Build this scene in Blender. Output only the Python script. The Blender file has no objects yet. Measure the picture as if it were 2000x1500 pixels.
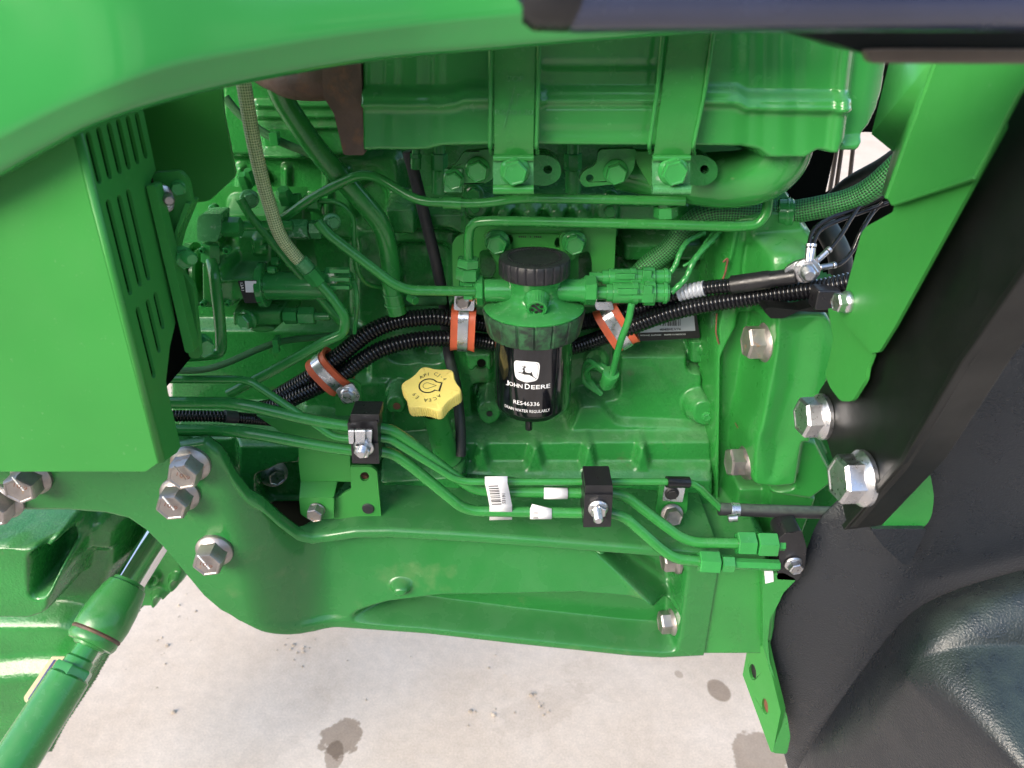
import bpy, bmesh, math, random
import numpy as np
from mathutils import Vector, Matrix
from mathutils.geometry import tessellate_polygon

random.seed(7)
rad = math.radians
SC = bpy.context.scene
COL = SC.collection

# ------------------------------------------------------------------ camera
F = 1500.0                       # focal length in photo pixels (photo 2000 x 1500)
PITCH = rad(28.0)
CP, SP = math.cos(PITCH), math.sin(PITCH)
CAM = Vector((0.0, -0.731, 1.43))
cd = bpy.data.cameras.new("camera")
cam = bpy.data.objects.new("camera", cd)
COL.objects.link(cam)
cam.location = CAM
cam.rotation_euler = (math.pi / 2 - PITCH, 0, 0)
cd.sensor_width = 36.0
cd.lens = 27.0
cd.clip_start = 0.02
cd.clip_end = 2000.0
cd.dof.use_dof = True
cd.dof.focus_distance = 0.80
cd.dof.aperture_fstop = 8.0
SC.camera = cam

# ------------------------------------------------------------------ sky, sun, exposure
SUN_EL, SUN_AZ = rad(28.0), rad(219.0)          # azimuth measured clockwise from +Y
world = bpy.data.worlds.new("World")
SC.world = world
world.use_nodes = True
wn, wl = world.node_tree.nodes, world.node_tree.links
wn.clear()
sky = wn.new("ShaderNodeTexSky")
sky.sky_type = 'NISHITA'
sky.sun_disc = False
sky.sun_elevation = SUN_EL
sky.sun_rotation = SUN_AZ
sky.air_density = 1.0
sky.dust_density = 2.5
sky.ozone_density = 1.0
bg = wn.new("ShaderNodeBackground")
bg.inputs['Strength'].default_value = 0.15
wo = wn.new("ShaderNodeOutputWorld")
wl.new(sky.outputs[0], bg.inputs['Color'])
wl.new(bg.outputs[0], wo.inputs['Surface'])
sd = bpy.data.lights.new("sun", 'SUN')
sd.energy = 1.0
sd.angle = rad(36.0)
sd.color = (1.0, 0.94, 0.85)
sun = bpy.data.objects.new("sun", sd)
COL.objects.link(sun)
_s = Vector((math.sin(SUN_AZ) * math.cos(SUN_EL), math.cos(SUN_AZ) * math.cos(SUN_EL), math.sin(SUN_EL)))
sun.rotation_euler = _s.to_track_quat('Z', 'Y').to_euler()
sun.location = (0, 0, 5)
SC.view_settings.view_transform = 'Standard'
SC.view_settings.look = 'None'
SC.view_settings.exposure = 1.72
SC.view_settings.gamma = 1.0
SC.view_settings.use_curve_mapping = False
SC.cycles.max_bounces = 8

# ------------------------------------------------------------------ photo geometry helpers
def ray(px, py):
    v = (py - 750.0) / F
    return Vector(((px - 1000.0) / F, CP - v * SP, -SP - v * CP))
def P(px, py, Y):                     # point of the plane y = Y seen at a photo pixel
    d = ray(px, py)
    return CAM + d * ((Y - CAM.y) / d.y)
def PX(px, py, X):
    d = ray(px, py)
    return CAM + d * ((X - CAM.x) / d.x)
def PZ(px, py, Z):
    d = ray(px, py)
    return CAM + d * ((Z - CAM.z) / d.z)
def S(px, py, Y):                     # metres per photo pixel there
    return ((Y - CAM.y) / ray(px, py).y) / F
def seen(w):                          # the photo pixel of a world point
    d = w - CAM
    zc = d.y * CP - d.z * SP
    return Vector((1000 + F * d.x / zc, 750 - F * (d.y * SP + d.z * CP) / zc))

# ------------------------------------------------------------------ object helpers
WL = {}
def put(o, parent, wloc):
    COL.objects.link(o)
    if parent is not None:
        o.parent = parent
        o.location = Vector(wloc) - WL[parent.name]
    else:
        o.location = wloc
    WL[o.name] = Vector(wloc)
    return o
def tag(o, label=None, cat=None, group=None, kind=None):
    if label: o['label'] = label
    if cat: o['category'] = cat
    if group: o['group'] = group
    if kind: o['kind'] = kind
    return o
def thing(name, label, cat, loc, group=None):
    o = bpy.data.objects.new(name, None)
    o.empty_display_size = 0.02
    put(o, None, loc)
    return tag(o, label, cat, group)
def mk(name, V, Fc, mat, parent=None, smooth=35, uv=None, bevel=0.0, seg=2, sub=0, solid=0.0, label=None):
    V = np.asarray([tuple(v) for v in V], dtype=np.float64) if not isinstance(V, np.ndarray) else V
    c = (V.min(0) + V.max(0)) / 2
    me = bpy.data.meshes.new(name)
    Vl = V - c
    if isinstance(Fc, np.ndarray):
        n = len(Fc)
        me.vertices.add(len(Vl)); me.vertices.foreach_set('co', Vl.astype(np.float32).ravel())
        me.loops.add(n * 4); me.loops.foreach_set('vertex_index', Fc.astype(np.int32).ravel())
        me.polygons.add(n); me.polygons.foreach_set('loop_start', np.arange(0, n * 4, 4, dtype=np.int32))
        me.update(calc_edges=True)
    else:
        me.from_pydata([tuple(v) for v in Vl], [], Fc)
    if uv is not None:
        lay = me.uv_layers.new(name="UVMap")
        flat = [c2 for f in uv for p in f for c2 in p]
        lay.data.foreach_set('uv', flat)
    if not isinstance(Fc, np.ndarray):
        bm = bmesh.new(); bm.from_mesh(me)
        bmesh.ops.recalc_face_normals(bm, faces=bm.faces)
        bm.to_mesh(me); bm.free()
    me.materials.append(mat)
    if smooth:
        me.shade_smooth()
        if smooth < 180 and not bevel:
            me.set_sharp_from_angle(angle=rad(smooth))
    o = bpy.data.objects.new(name, me)
    put(o, parent, Vector(c))
    if solid:
        m = o.modifiers.new("solidify", 'SOLIDIFY'); m.thickness = abs(solid); m.offset = 1 if solid > 0 else -1
    if sub:
        m = o.modifiers.new("subdivide", 'SUBSURF'); m.levels = sub; m.render_levels = sub
    if bevel:
        m = o.modifiers.new("bevel", 'BEVEL'); m.width = bevel; m.segments = seg; m.limit_method = 'ANGLE'
        m.angle_limit = rad(32); m.harden_normals = True
    if label: o['label'] = label
    return o

class MB:                              # collects shapes for ONE mesh
    def __init__(s): s.V, s.F = [], []
    def add(s, V, Fc):
        k = len(s.V)
        s.V += [Vector(v) for v in V]
        s.F += [tuple(i + k for i in f) for f in Fc]
        return s
    def build(s, name, mat, parent=None, **kw): return mk(name, s.V, s.F, mat, parent, **kw)

def frame(a):
    a = Vector(a).normalized()
    t = Vector((0, 0, 1)) if abs(a.z) < 0.9 else Vector((0, 1, 0))
    u = t.cross(a).normalized()
    return u, a.cross(u), a
def lathe(prof, o, a, n=24, ph=0.0):
    u, v, a = frame(a)
    V, Fc, prev = [], [], None
    for r, h in prof:
        if r <= 1e-7:
            V.append(o + a * h); ring = [len(V) - 1]
        else:
            ring = []
            for i in range(n):
                t = 2 * math.pi * i / n + ph
                V.append(o + a * h + (u * math.cos(t) + v * math.sin(t)) * r); ring.append(len(V) - 1)
        if prev is not None:
            for i in range(n):
                j = (i + 1) % n
                if len(prev) == 1 and len(ring) == 1: continue
                if len(prev) == 1: Fc.append((prev[0], ring[i], ring[j]))
                elif len(ring) == 1: Fc.append((prev[i], prev[j], ring[0]))
                else: Fc.append((prev[i], prev[j], ring[j], ring[i]))
        prev = ring
    return V, Fc
def cyl(p0, p1, r, n=20, ch=0.0):
    a = p1 - p0; L = a.length
    pr = [(0, 0), (r, 0), (r, L), (0, L)] if not ch else [(0, 0), (r - ch, 0), (r, ch), (r, L - ch), (r - ch, L), (0, L)]
    return lathe(pr, p0, a, n)
def hexa(p0, p1, r, ph=0.0):
    a = p1 - p0; L = a.length; c = r * 0.12
    return lathe([(0, 0), (r - c, 0), (r, c * .7), (r, L - c * .7), (r - c, L), (0, L)], p0, a, 6, ph)
def box(c, sx, sy, sz, M=None):
    V = []
    for z in (-1, 1):
        for x, y in ((-1, -1), (1, -1), (1, 1), (-1, 1)):
            p = Vector((x * sx / 2, y * sy / 2, z * sz / 2))
            V.append(Vector(c) + (M @ p if M else p))
    return V, [(3, 2, 1, 0), (4, 5, 6, 7), (0, 1, 5, 4), (1, 2, 6, 5), (2, 3, 7, 6), (3, 0, 4, 7)]

def rnd(poly, r, n=4):                # rounds the corners of a polygon in photo pixels
    out = []
    N = len(poly)
    for i in range(N):
        a, b, c = (np.array(poly[k % N], float) for k in (i - 1, i, i + 1))
        d1, d2 = a - b, c - b
        l1, l2 = np.linalg.norm(d1[:2]), np.linalg.norm(d2[:2])
        k = min(r, l1 * .48, l2 * .48)
        p, q = b + d1 / l1 * k, b + d2 / l2 * k
        for j in range(n + 1):
            t = j / n
            out.append(tuple((1 - t) ** 2 * p + 2 * t * (1 - t) * b + t * t * q))
    return out
def disc(cx, cy, rx, ry=None, n=18, rot=0.0):
    ry = ry or rx
    return [(cx + rx * math.cos(t) * math.cos(rot) - ry * math.sin(t) * math.sin(rot),
             cy + rx * math.cos(t) * math.sin(rot) + ry * math.sin(t) * math.cos(rot))
            for t in (2 * math.pi * i / n for i in range(n))]
def slotpoly(a, b, r, n=5):
    a, b = np.array(a, float), np.array(b, float)
    d = (b - a) / np.linalg.norm(b - a); w = np.array([-d[1], d[0]])
    out = []
    for i in range(n + 1):
        t = math.pi * i / n
        out.append(tuple(a + r * (w * math.cos(t) - d * math.sin(t))))
    for i in range(n + 1):
        t = math.pi * i / n
        out.append(tuple(b + r * (-w * math.cos(t) + d * math.sin(t))))
    return out
def extrude(loops, ex):
    """loops: outer and hole loops of world points; ex: extrusion vector -> closed solid"""
    tris = tessellate_polygon([[Vector(p) for p in l] for l in loops])
    pts = [Vector(p) for l in loops for p in l]
    n = len(pts)
    V = pts + [p + ex for p in pts]
    Fc = [tuple(t) for t in tris] + [tuple(i + n for i in reversed(t)) for t in tris]
    k = 0
    for l in loops:
        m = len(l)
        for i in range(m):
            j = (i + 1) % m
            Fc.append((k + i, k + j, k + j + n, k + i + n))
        k += m
    return V, Fc
def plate(name, poly, Y, th, mat, parent=None, holes=(), bevel=0.0008, ex=None, X=None, **kw):
    """outline in photo pixels on the plane y = Y (or x = X), real thickness th behind it"""
    f = (lambda p: PX(p[0], p[1], X)) if X is not None else (lambda p: P(p[0], p[1], p[2] if len(p) > 2 else Y))
    loops = [[f(p) for p in poly]] + [[f(p) for p in h] for h in holes]
    if ex is None: ex = Vector((0, th, 0)) if X is None else Vector((th, 0, 0))
    V, Fc = extrude(loops, ex)
    return mk(name, V, Fc, mat, parent, bevel=bevel, **kw)

def fillet(W, R):
    out = [W[0]]
    for i in range(1, len(W) - 1):
        a, b, c = W[i - 1], W[i], W[i + 1]
        l1, l2 = (a - b).length, (c - b).length
        k = min(R, l1 * .49, l2 * .49)
        p, q = b + (a - b) / l1 * k, b + (c - b) / l2 * k
        for j in range(8):
            t = j / 7
            out.append(p * (1 - t) ** 2 + b * 2 * t * (1 - t) + q * t * t)
    out.append(W[-1])
    res = [out[0]]
    for p in out[1:]:
        if (p - res[-1]).length > 1e-5: res.append(p)
    return res
def spline(W, n=10):
    out = []
    for i in range(len(W) - 1):
        p0, p1, p2, p3 = W[max(i - 1, 0)], W[i], W[i + 1], W[min(i + 2, len(W) - 1)]
        for j in range(n):
            t = j / n
            out.append(0.5 * ((2 * p1) + (p2 - p0) * t + (2 * p0 - 5 * p1 + 4 * p2 - p3) * t * t + (3 * p1 - p0 - 3 * p2 + p3) * t ** 3))
    out.append(W[-1])
    return out
def resample(W, step):
    L = [0.0]
    for a, b in zip(W, W[1:]): L.append(L[-1] + (b - a).length)
    n = max(2, int(L[-1] / step))
    out, k = [], 0
    for i in range(n + 1):
        d = L[-1] * i / n
        while k < len(L) - 2 and L[k + 1] < d: k += 1
        t = (d - L[k]) / max(L[k + 1] - L[k], 1e-9)
        out.append(W[k].lerp(W[k + 1], t))
    return out
def sweep(W, r, n=14, cap=True):
    rr = r if isinstance(r, (list, tuple)) else [r] * len(W)
    V, Fc, UV = [], [], []
    u = None; L = 0.0; r0 = sum(rr) / len(rr)
    for i, p in enumerate(W):
        t = (W[min(i + 1, len(W) - 1)] - W[max(i - 1, 0)]).normalized()
        if u is None: u = frame(t)[0]
        u = (u - t * u.dot(t)).normalized(); v = t.cross(u)
        if i: L += (p - W[i - 1]).length
        for j in range(n):
            a = 2 * math.pi * j / n
            V.append(p + (u * math.cos(a) + v * math.sin(a)) * rr[i])
        if i:
            l0 = L - (p - W[i - 1]).length
            k = 2 * math.pi * r0
            for j in range(n):
                j2 = (j + 1) % n
                Fc.append(((i - 1) * n + j, (i - 1) * n + j2, i * n + j2, i * n + j))
                UV.append(((j / n, l0 / k), ((j + 1) / n, l0 / k), ((j + 1) / n, L / k), (j / n, L / k)))
    if cap:
        Fc.append(tuple(range(n - 1, -1, -1))); UV.append(tuple((0.5, 0.5) for _ in range(n)))
        b = (len(W) - 1) * n
        Fc.append(tuple(range(b, b + n))); UV.append(tuple((0.5, 0.5) for _ in range(n)))
    return V, Fc, UV
def tube(name, pts, rpx, mat, parent=None, R=20, n=14, curve=False, label=None):
    W = [P(*p) for p in pts]
    sc = sum(S(*p) for p in pts) / len(pts)
    W = spline(W, 8) if curve else fillet(W, R * sc)
    V, Fc, UV = sweep(W, rpx * sc, n)
    return mk(name, V, Fc, mat, parent, uv=UV, smooth=50, label=label)
def conduit(name, pts, rpx, mat, parent=None, pitch=7.0, n=16):
    W = spline([P(*p) for p in pts], 10)
    sc = sum(S(*p) for p in pts) / len(pts)
    W = resample(W, pitch * sc / 6)
    pat = (1.0, 1.0, 1.0, .93, .86, .93)
    V, Fc, UV = sweep(W, [rpx * sc * pat[i % 6] for i in range(len(W))], n)
    return mk(name, V, Fc, mat, parent, uv=UV, smooth=55)

def bolt(c, axis, rf, rh, hh, mat, parent, ph=0.3, fh=None, name="hex_bolt", label=None, dish=True):
    """flanged hexagon bolt: c = centre of the seat of the flange, sizes in metres"""
    fh = fh or rf * .16
    m = MB()
    m.add(*lathe([(0, 0), (rf, 0), (rf, fh), (rf * .93, fh * 1.6), (rh * .9, fh * 2.3), (0, fh * 2.3)], c, axis, 36))
    a = Vector(axis).normalized()
    c2 = c + a * fh * 1.5
    pr = [(rh, 0), (rh, hh * .86), (rh * .90, hh)]
    pr += [(rh * .80, hh), (rh * .74, hh * .965), (0, hh * .965)] if dish else [(0, hh)]
    m.add(*lathe(pr, c2, a, 6, ph))
    return m.build(name, mat, parent, smooth=28, label=label, bevel=0)
def stud(c, axis, r, L, mat, parent, name="stud"):
    W = []
    a = Vector(axis).normalized(); k = int(L / (r * .38))
    pr = [(0, 0)]
    for i in range(k):
        pr += [(r, L * i / k), (r * .86, L * (i + .5) / k)]
    pr += [(r * .7, L), (0, L)]
    return mk(name, *lathe(pr, c, a, 14), mat, parent, smooth=40)

def shape_on(name, loops, fmap, mat, parent, cut=0.0, smooth=180, groups=None):
    """flat printed shape: list of (outer, holes...) in local x,y mapped into the world by fmap"""
    bm = bmesh.new()
    for ls in loops:
        pts = [Vector((p[0], p[1], 0)) for l in ls for p in l]
        vs = [bm.verts.new(p) for p in pts]
        for t in tessellate_polygon([[Vector((p[0], p[1], 0)) for p in l] for l in ls]):
            try: bm.faces.new([vs[i] for i in t])
            except ValueError: pass
    return _bend(name, bm, fmap, mat, parent, cut)
def _bend(name, bm, fmap, mat, parent, cut):
    if cut and len(bm.verts):
        xs = [v.co.x for v in bm.verts]
        x = min(xs) + cut
        while x < max(xs):
            bmesh.ops.bisect_plane(bm, geom=bm.verts[:] + bm.edges[:] + bm.faces[:], plane_co=(x, 0, 0), plane_no=(1, 0, 0), dist=1e-6)
            x += cut
    bm.verts.ensure_lookup_table()
    V = [fmap(v.co.x, v.co.y) for v in bm.verts]
    Fc = [tuple(v.index for v in f.verts) for f in bm.faces]
    bm.verts.index_update()
    Fc = [tuple(v.index for v in f.verts) for f in bm.faces]
    bm.free()
    return mk(name, V, Fc, mat, parent, smooth=180)
def text_bm(s, size, bold=0.0, spacing=1.0):
    cu = bpy.data.curves.new("t", 'FONT')
    cu.body = s; cu.size = size; cu.align_x = 'CENTER'; cu.align_y = 'CENTER'
    cu.offset = bold * size; cu.resolution_u = 3; cu.space_character = spacing
    o = bpy.data.objects.new("t", cu)
    COL.objects.link(o)
    dg = bpy.context.evaluated_depsgraph_get()
    me = bpy.data.meshes.new_from_object(o.evaluated_get(dg))
    bm = bmesh.new(); bm.from_mesh(me)
    bpy.data.objects.remove(o); bpy.data.curves.remove(cu); bpy.data.meshes.remove(me)
    return bm
def lettering(s, size, fmap, mat, parent, bold=0.0, cut=0.0, spacing=1.0, name="lettering"):
    return _bend(name, text_bm(s, size, bold, spacing), fmap, mat, parent, cut)
def flatmap(o, ux, uy):
    ux, uy = Vector(ux), Vector(uy)
    return lambda x, y: o + ux * x + uy * y

# ------------------------------------------------------------------ cast relief surfaces (real depth over x, z)
def sdf(X, Z, poly):
    d = np.full(X.shape, 1e9); ins = np.zeros(X.shape, bool)
    N = len(poly)
    for i in range(N):
        x0, z0 = poly[i]; x1, z1 = poly[(i + 1) % N]
        ex, ez = x1 - x0, z1 - z0
        wx, wz = X - x0, Z - z0
        t = np.clip((wx * ex + wz * ez) / max(ex * ex + ez * ez, 1e-12), 0, 1)
        d = np.minimum(d, (wx - ex * t) ** 2 + (wz - ez * t) ** 2)
        c = ((z0 > Z) != (z1 > Z))
        if ez != 0:
            ins ^= c & (X < x0 + (Z - z0) * ex / ez)
    d = np.sqrt(d)
    return np.where(ins, -d, d)
class Relief:
    def __init__(s, x0, y0, x1, y1, Yref, base, step=0.0016):
        a = [P(x, y, Yref) for x in (x0, x1) for y in (y0, y1)]
        xs = np.arange(min(p.x for p in a), max(p.x for p in a), step)
        zs = np.arange(min(p.z for p in a), max(p.z for p in a), step)
        s.X, s.Z = np.meshgrid(xs, zs); s.xs, s.zs = xs, zs
        s.Y = np.full(s.X.shape, float(base)); s.keep = np.ones(s.X.shape, bool); s.step = step
    def poly(s, poly, Y): return [((lambda q: (q.x, q.z))(P(p[0], p[1], Y))) for p in poly]
    def weight(s, poly, Y, soft):
        w = s.poly(poly, Y); sf = max(soft * 0.00053, s.step * .6)
        x0, x1 = min(p[0] for p in w) - sf, max(p[0] for p in w) + sf
        z0, z1 = min(p[1] for p in w) - sf, max(p[1] for p in w) + sf
        i0, i1 = np.searchsorted(s.xs, [x0, x1]); j0, j1 = np.searchsorted(s.zs, [z0, z1])
        W = np.zeros(s.X.shape)
        if i1 <= i0 or j1 <= j0: return W
        sl = np.s_[j0:j1, i0:i1]
        t = np.clip(0.5 - sdf(s.X[sl], s.Z[sl], w) / (2 * sf), 0, 1)
        W[sl] = t * t * (3 - 2 * t)
        return W
    def up(s, poly, Y, soft=4, Yp=None):           # set the polygon to depth Y with a rounded edge
        w = s.weight(poly, Y if Yp is None else Yp, soft); s.Y = s.Y * (1 - w) + Y * w; return s
    def add(s, poly, dY, soft=4, Yp=0.0):          # raise (dY < 0) or sink (dY > 0) relative to what is there
        s.Y = s.Y + dY * s.weight(poly, Yp, soft); return s
    def dome(s, cx, cy, rpx, Y, h):                # spherical boss
        c = P(cx, cy, Y); r = rpx * S(cx, cy, Y)
        q = np.clip(1 - ((s.X - c.x) ** 2 + (s.Z - c.z) ** 2) / r ** 2, 0, 1)
        s.Y = s.Y - h * np.sqrt(q); return s
    def clip(s, poly, Yp, back, soft=4):
        w = s.weight(poly, Yp, soft)
        s.Y = s.Y * w + back * (1 - w); s.keep &= (w > 0.0); return s
    def blur(s, n=1):
        for _ in range(n):
            Yp = np.pad(s.Y, 1, 'edge')
            s.Y = (Yp[1:-1, 1:-1] * 4 + Yp[:-2, 1:-1] * 2 + Yp[2:, 1:-1] * 2 + Yp[1:-1, :-2] * 2 + Yp[1:-1, 2:] * 2
                   + Yp[:-2, :-2] + Yp[:-2, 2:] + Yp[2:, :-2] + Yp[2:, 2:]) / 16
        return s
    def line(s, pts, Y):                            # photo polyline -> z as a function of x
        q = sorted((P(p[0], p[1], Y) for p in pts), key=lambda v: v.x)
        return np.interp(s.X, [v.x for v in q], [v.z for v in q])
    def build(s, name, mat, parent=None, smooth=180, label=None):
        nz, nx = s.X.shape
        idx = np.arange(nz * nx).reshape(nz, nx)
        q = np.stack([idx[:-1, :-1], idx[:-1, 1:], idx[1:, 1:], idx[1:, :-1]], -1).reshape(-1, 4)
        k = s.keep
        ok = (k[:-1, :-1] | k[:-1, 1:] | k[1:, 1:] | k[1:, :-1]).reshape(-1)
        q = q[ok]
        V = np.stack([s.X, s.Y, s.Z], -1).reshape(-1, 3)
        used = np.zeros(len(V), bool); used[q.ravel()] = True
        remap = np.cumsum(used) - 1
        return mk(name, V[used], remap[q], mat, parent, smooth=smooth, label=label)

# ------------------------------------------------------------------ materials
def newmat(name):
    m = bpy.data.materials.new(name); m.use_nodes = True
    t = m.node_tree; b = t.nodes['Principled BSDF']
    return m, t.nodes, t.links, b
def paint(name, col, rough=0.35, metal=0.0, bump=0.0, bscale=300.0, var=0.10, vscale=9.0, coat=0.0, spec=0.5,
          spots=None, rvar=0.10, bdist=0.0006, dust_glint=0.0):
    m, n, l, b = newmat(name)
    tc = n.new('ShaderNodeNewGeometry')
    no = n.new('ShaderNodeTexNoise'); no.inputs['Scale'].default_value = vscale; no.inputs['Detail'].default_value = 6
    l.new(tc.outputs['Position'], no.inputs['Vector'])
    mr = n.new('ShaderNodeMapRange'); mr.inputs['From Min'].default_value = .3; mr.inputs['From Max'].default_value = .7
    mr.inputs['To Min'].default_value = 1 - var; mr.inputs['To Max'].default_value = 1 + var
    l.new(no.outputs['Fac'], mr.inputs['Value'])
    mx = n.new('ShaderNodeMix'); mx.data_type = 'RGBA'; mx.blend_type = 'MULTIPLY'; mx.inputs['Factor'].default_value = 1
    mx.inputs['A'].default_value = (*col, 1)
    l.new(mr.outputs['Result'], mx.inputs['B'])
    out = mx.outputs['Result']
    n2 = n.new('ShaderNodeTexNoise'); n2.inputs['Scale'].default_value = vscale * 5; n2.inputs['Detail'].default_value = 8
    l.new(tc.outputs['Position'], n2.inputs['Vector'])
    if spots:                                       # (colour, lower edge, upper edge, scale): dust, chips, rust
        sc, lo, hi, ss = spots
        n3 = n.new('ShaderNodeTexNoise'); n3.inputs['Scale'].default_value = ss; n3.inputs['Detail'].default_value = 10
        n3.inputs['Roughness'].default_value = .65
        l.new(tc.outputs['Position'], n3.inputs['Vector'])
        m3 = n.new('ShaderNodeMapRange'); m3.inputs['From Min'].default_value = lo; m3.inputs['From Max'].default_value = hi
        l.new(n3.outputs['Fac'], m3.inputs['Value'])
        x3 = n.new('ShaderNodeMix'); x3.data_type = 'RGBA'
        l.new(m3.outputs['Result'], x3.inputs['Factor']); l.new(out, x3.inputs['A']); x3.inputs['B'].default_value = (*sc, 1)
        out = x3.outputs['Result']
        if metal:
            mm = n.new('ShaderNodeMapRange'); mm.inputs['To Min'].default_value = metal; mm.inputs['To Max'].default_value = 0.0
            l.new(m3.outputs['Result'], mm.inputs['Value']); l.new(mm.outputs['Result'], b.inputs['Metallic'])
    if dust_glint:                                        # patchy dust on up-facing paint, pale also to paint in sky glints
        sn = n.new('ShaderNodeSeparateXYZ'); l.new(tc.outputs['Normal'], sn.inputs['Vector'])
        md = n.new('ShaderNodeMapRange'); md.inputs['From Min'].default_value = .15; md.inputs['From Max'].default_value = .95; md.inputs['To Max'].default_value = dust_glint
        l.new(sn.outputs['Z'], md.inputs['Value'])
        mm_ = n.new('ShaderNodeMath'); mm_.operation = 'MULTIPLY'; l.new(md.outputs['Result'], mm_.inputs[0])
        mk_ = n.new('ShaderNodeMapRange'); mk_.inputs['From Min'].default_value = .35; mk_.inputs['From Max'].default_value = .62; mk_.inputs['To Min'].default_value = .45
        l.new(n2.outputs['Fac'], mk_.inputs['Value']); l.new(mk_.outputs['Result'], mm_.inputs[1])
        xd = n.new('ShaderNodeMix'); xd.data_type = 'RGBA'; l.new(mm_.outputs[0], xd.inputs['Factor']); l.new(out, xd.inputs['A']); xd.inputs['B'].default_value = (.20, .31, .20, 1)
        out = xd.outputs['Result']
    l.new(out, b.inputs['Base Color'])
    r2 = n.new('ShaderNodeMapRange'); r2.inputs['From Min'].default_value = .3; r2.inputs['From Max'].default_value = .7
    r2.inputs['To Min'].default_value = max(rough - rvar, .03); r2.inputs['To Max'].default_value = rough + rvar
    l.new(n2.outputs['Fac'], r2.inputs['Value']); l.new(r2.outputs['Result'], b.inputs['Roughness'])
    if not (spots and metal): b.inputs['Metallic'].default_value = metal
    b.inputs['Specular IOR Level'].default_value = spec
    b.inputs['Coat Weight'].default_value = coat; b.inputs['Coat Roughness'].default_value = .08
    if bump:
        nb = n.new('ShaderNodeTexNoise'); nb.inputs['Scale'].default_value = bscale; nb.inputs['Detail'].default_value = 3
        l.new(tc.outputs['Position'], nb.inputs['Vector'])
        bp = n.new('ShaderNodeBump'); bp.inputs['Strength'].default_value = bump; bp.inputs['Distance'].default_value = bdist
        l.new(nb.outputs['Fac'], bp.inputs['Height']); l.new(bp.outputs['Normal'], b.inputs['Normal'])
    return m
GREEN = (0.024, 0.212, 0.037)
DUST = (0.30, 0.27, 0.20)
M = {}
M['hood'] = paint('hood_sheen_paint', (.034, .240, .056), .14, bump=.10, bscale=48, var=.06, vscale=5, bdist=.0012, coat=.35, rvar=.04, spec=.42)  # same green lifted and blued, a sky sheen put into the base colour
M['sheet'] = paint('sheet_paint', (0.036, .232, .042), .38, bump=.06, bscale=500, var=.07, vscale=7, spots=((.15, .29, .14), .64, .80, 260), spec=.34, dust_glint=0.1)
M['pipe'] = paint('pipe_paint', GREEN, .22, bump=.05, bscale=400, var=.10, vscale=25, coat=.4, spots=((.16, .30, .14), .70, .82, 120), spec=.34, dust_glint=0.12)
M['cast'] = paint('cast_paint', GREEN, .33, bump=.40, bscale=420, var=.13, vscale=11, coat=.4, spots=((.05, .15, .05), .63, .80, 30), spec=.34, dust_glint=0.22)
M['rough'] = paint('rough_cast_paint', (.021, .195, .037), .24, bump=.75, bscale=330, var=.16, vscale=14, coat=.4, spots=((.07, .13, .05), .62, .78, 34), bdist=.0009, spec=.34, dust_glint=0.28)
M['rail'] = paint('shaded_frame_paint', (.019, .158, .032), .26, bump=.25, bscale=520, var=.10, vscale=6, coat=.4, spots=((.10, .20, .07), .60, .80, 16), spec=.34, dust_glint=0.16)  # same green as the castings, darkened for the dimmer light on the rail
M['muff'] = paint('heat_paint', (.030, .225, .046), .20, bump=.16, bscale=160, var=.10, vscale=12, coat=.4, spots=((.10, .26, .10), .66, .8, 150), spec=.34, dust_glint=0.2)
M['fit'] = paint('fitting_paint', (.028, .235, .050), .20, bump=.08, bscale=300, var=.12, vscale=40, coat=.4, spots=((.22, .34, .20), .68, .82, 140), spec=.34, dust_glint=0.1)
M['zinc'] = paint('zinc', (.62, .62, .64), .34, metal=1.0, bump=.12, bscale=700, var=.10, vscale=60, rvar=.1)
M['dull'] = paint('dull_zinc', (.36, .33, .32), .42, metal=.9, bump=.25, bscale=600, var=.2, vscale=70, spots=((.33, .18, .07), .60, .74, 95))
M['rusty'] = paint('rusty_zinc', (.40, .37, .35), .44, metal=.85, bump=.3, bscale=700, var=.2, vscale=70, spots=((.30, .15, .05), .56, .70, 110))
M['chrome'] = paint('chrome', (.75, .75, .76), .10, metal=1.0, var=.02, rvar=.03)
M['rust'] = paint('rusted_iron', (.085, .05, .035), .62, bump=.6, bscale=420, var=.25, vscale=40, spots=((.16, .075, .035), .52, .72, 60))
M['redrust'] = paint('red_rust', (.16, .06, .035), .8, bump=.4, bscale=500, var=.3, vscale=80)
M['rubber'] = paint('black_rubber', (.018, .018, .022), .55, bump=.2, bscale=500, var=.2, vscale=40, spots=((.09, .085, .085), .66, .80, 130), dust_glint=0.25)
M['conduit'] = paint('black_conduit', (.006, .006, .008), .16, bump=.06, bscale=300, var=.1, vscale=30, dust_glint=0.02)
M['plastic'] = paint('black_plastic', (.012, .012, .014), .35, bump=.15, bscale=600, var=.1, vscale=30)
M['grain'] = paint('grained_plastic', (.009, .0115, .016), .31, bump=.7, bscale=480, var=.10, vscale=8, spec=.65, bdist=.0012, dust_glint=0.1)
M['black'] = paint('black_paint', (.0045, .0055, .005), .42, bump=.06, bscale=400, var=.12, vscale=6, spots=((.12, .12, .11), .74, .80, 130), spec=.3)
M['rail_sheen'] = paint('rail_black_sheen', (.026, .032, .066), .2, bump=.08, bscale=60, var=.2, vscale=12, coat=.5)  # bluish base colour paints the sky's sheen onto a black rail
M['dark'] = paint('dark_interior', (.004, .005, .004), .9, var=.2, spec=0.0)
M['cap'] = paint('black_cap', (.016, .016, .02), .42, bump=.25, bscale=600, var=.1, vscale=30, spots=((.07, .065, .065), .6, .8, 120), dust_glint=0.05)
M['ring'] = paint('overspray_black', (.012, .022, .016), .55, bump=.3, bscale=700, var=.3, vscale=40, spots=((.03, .14, .05), .45, .68, 75))
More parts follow.
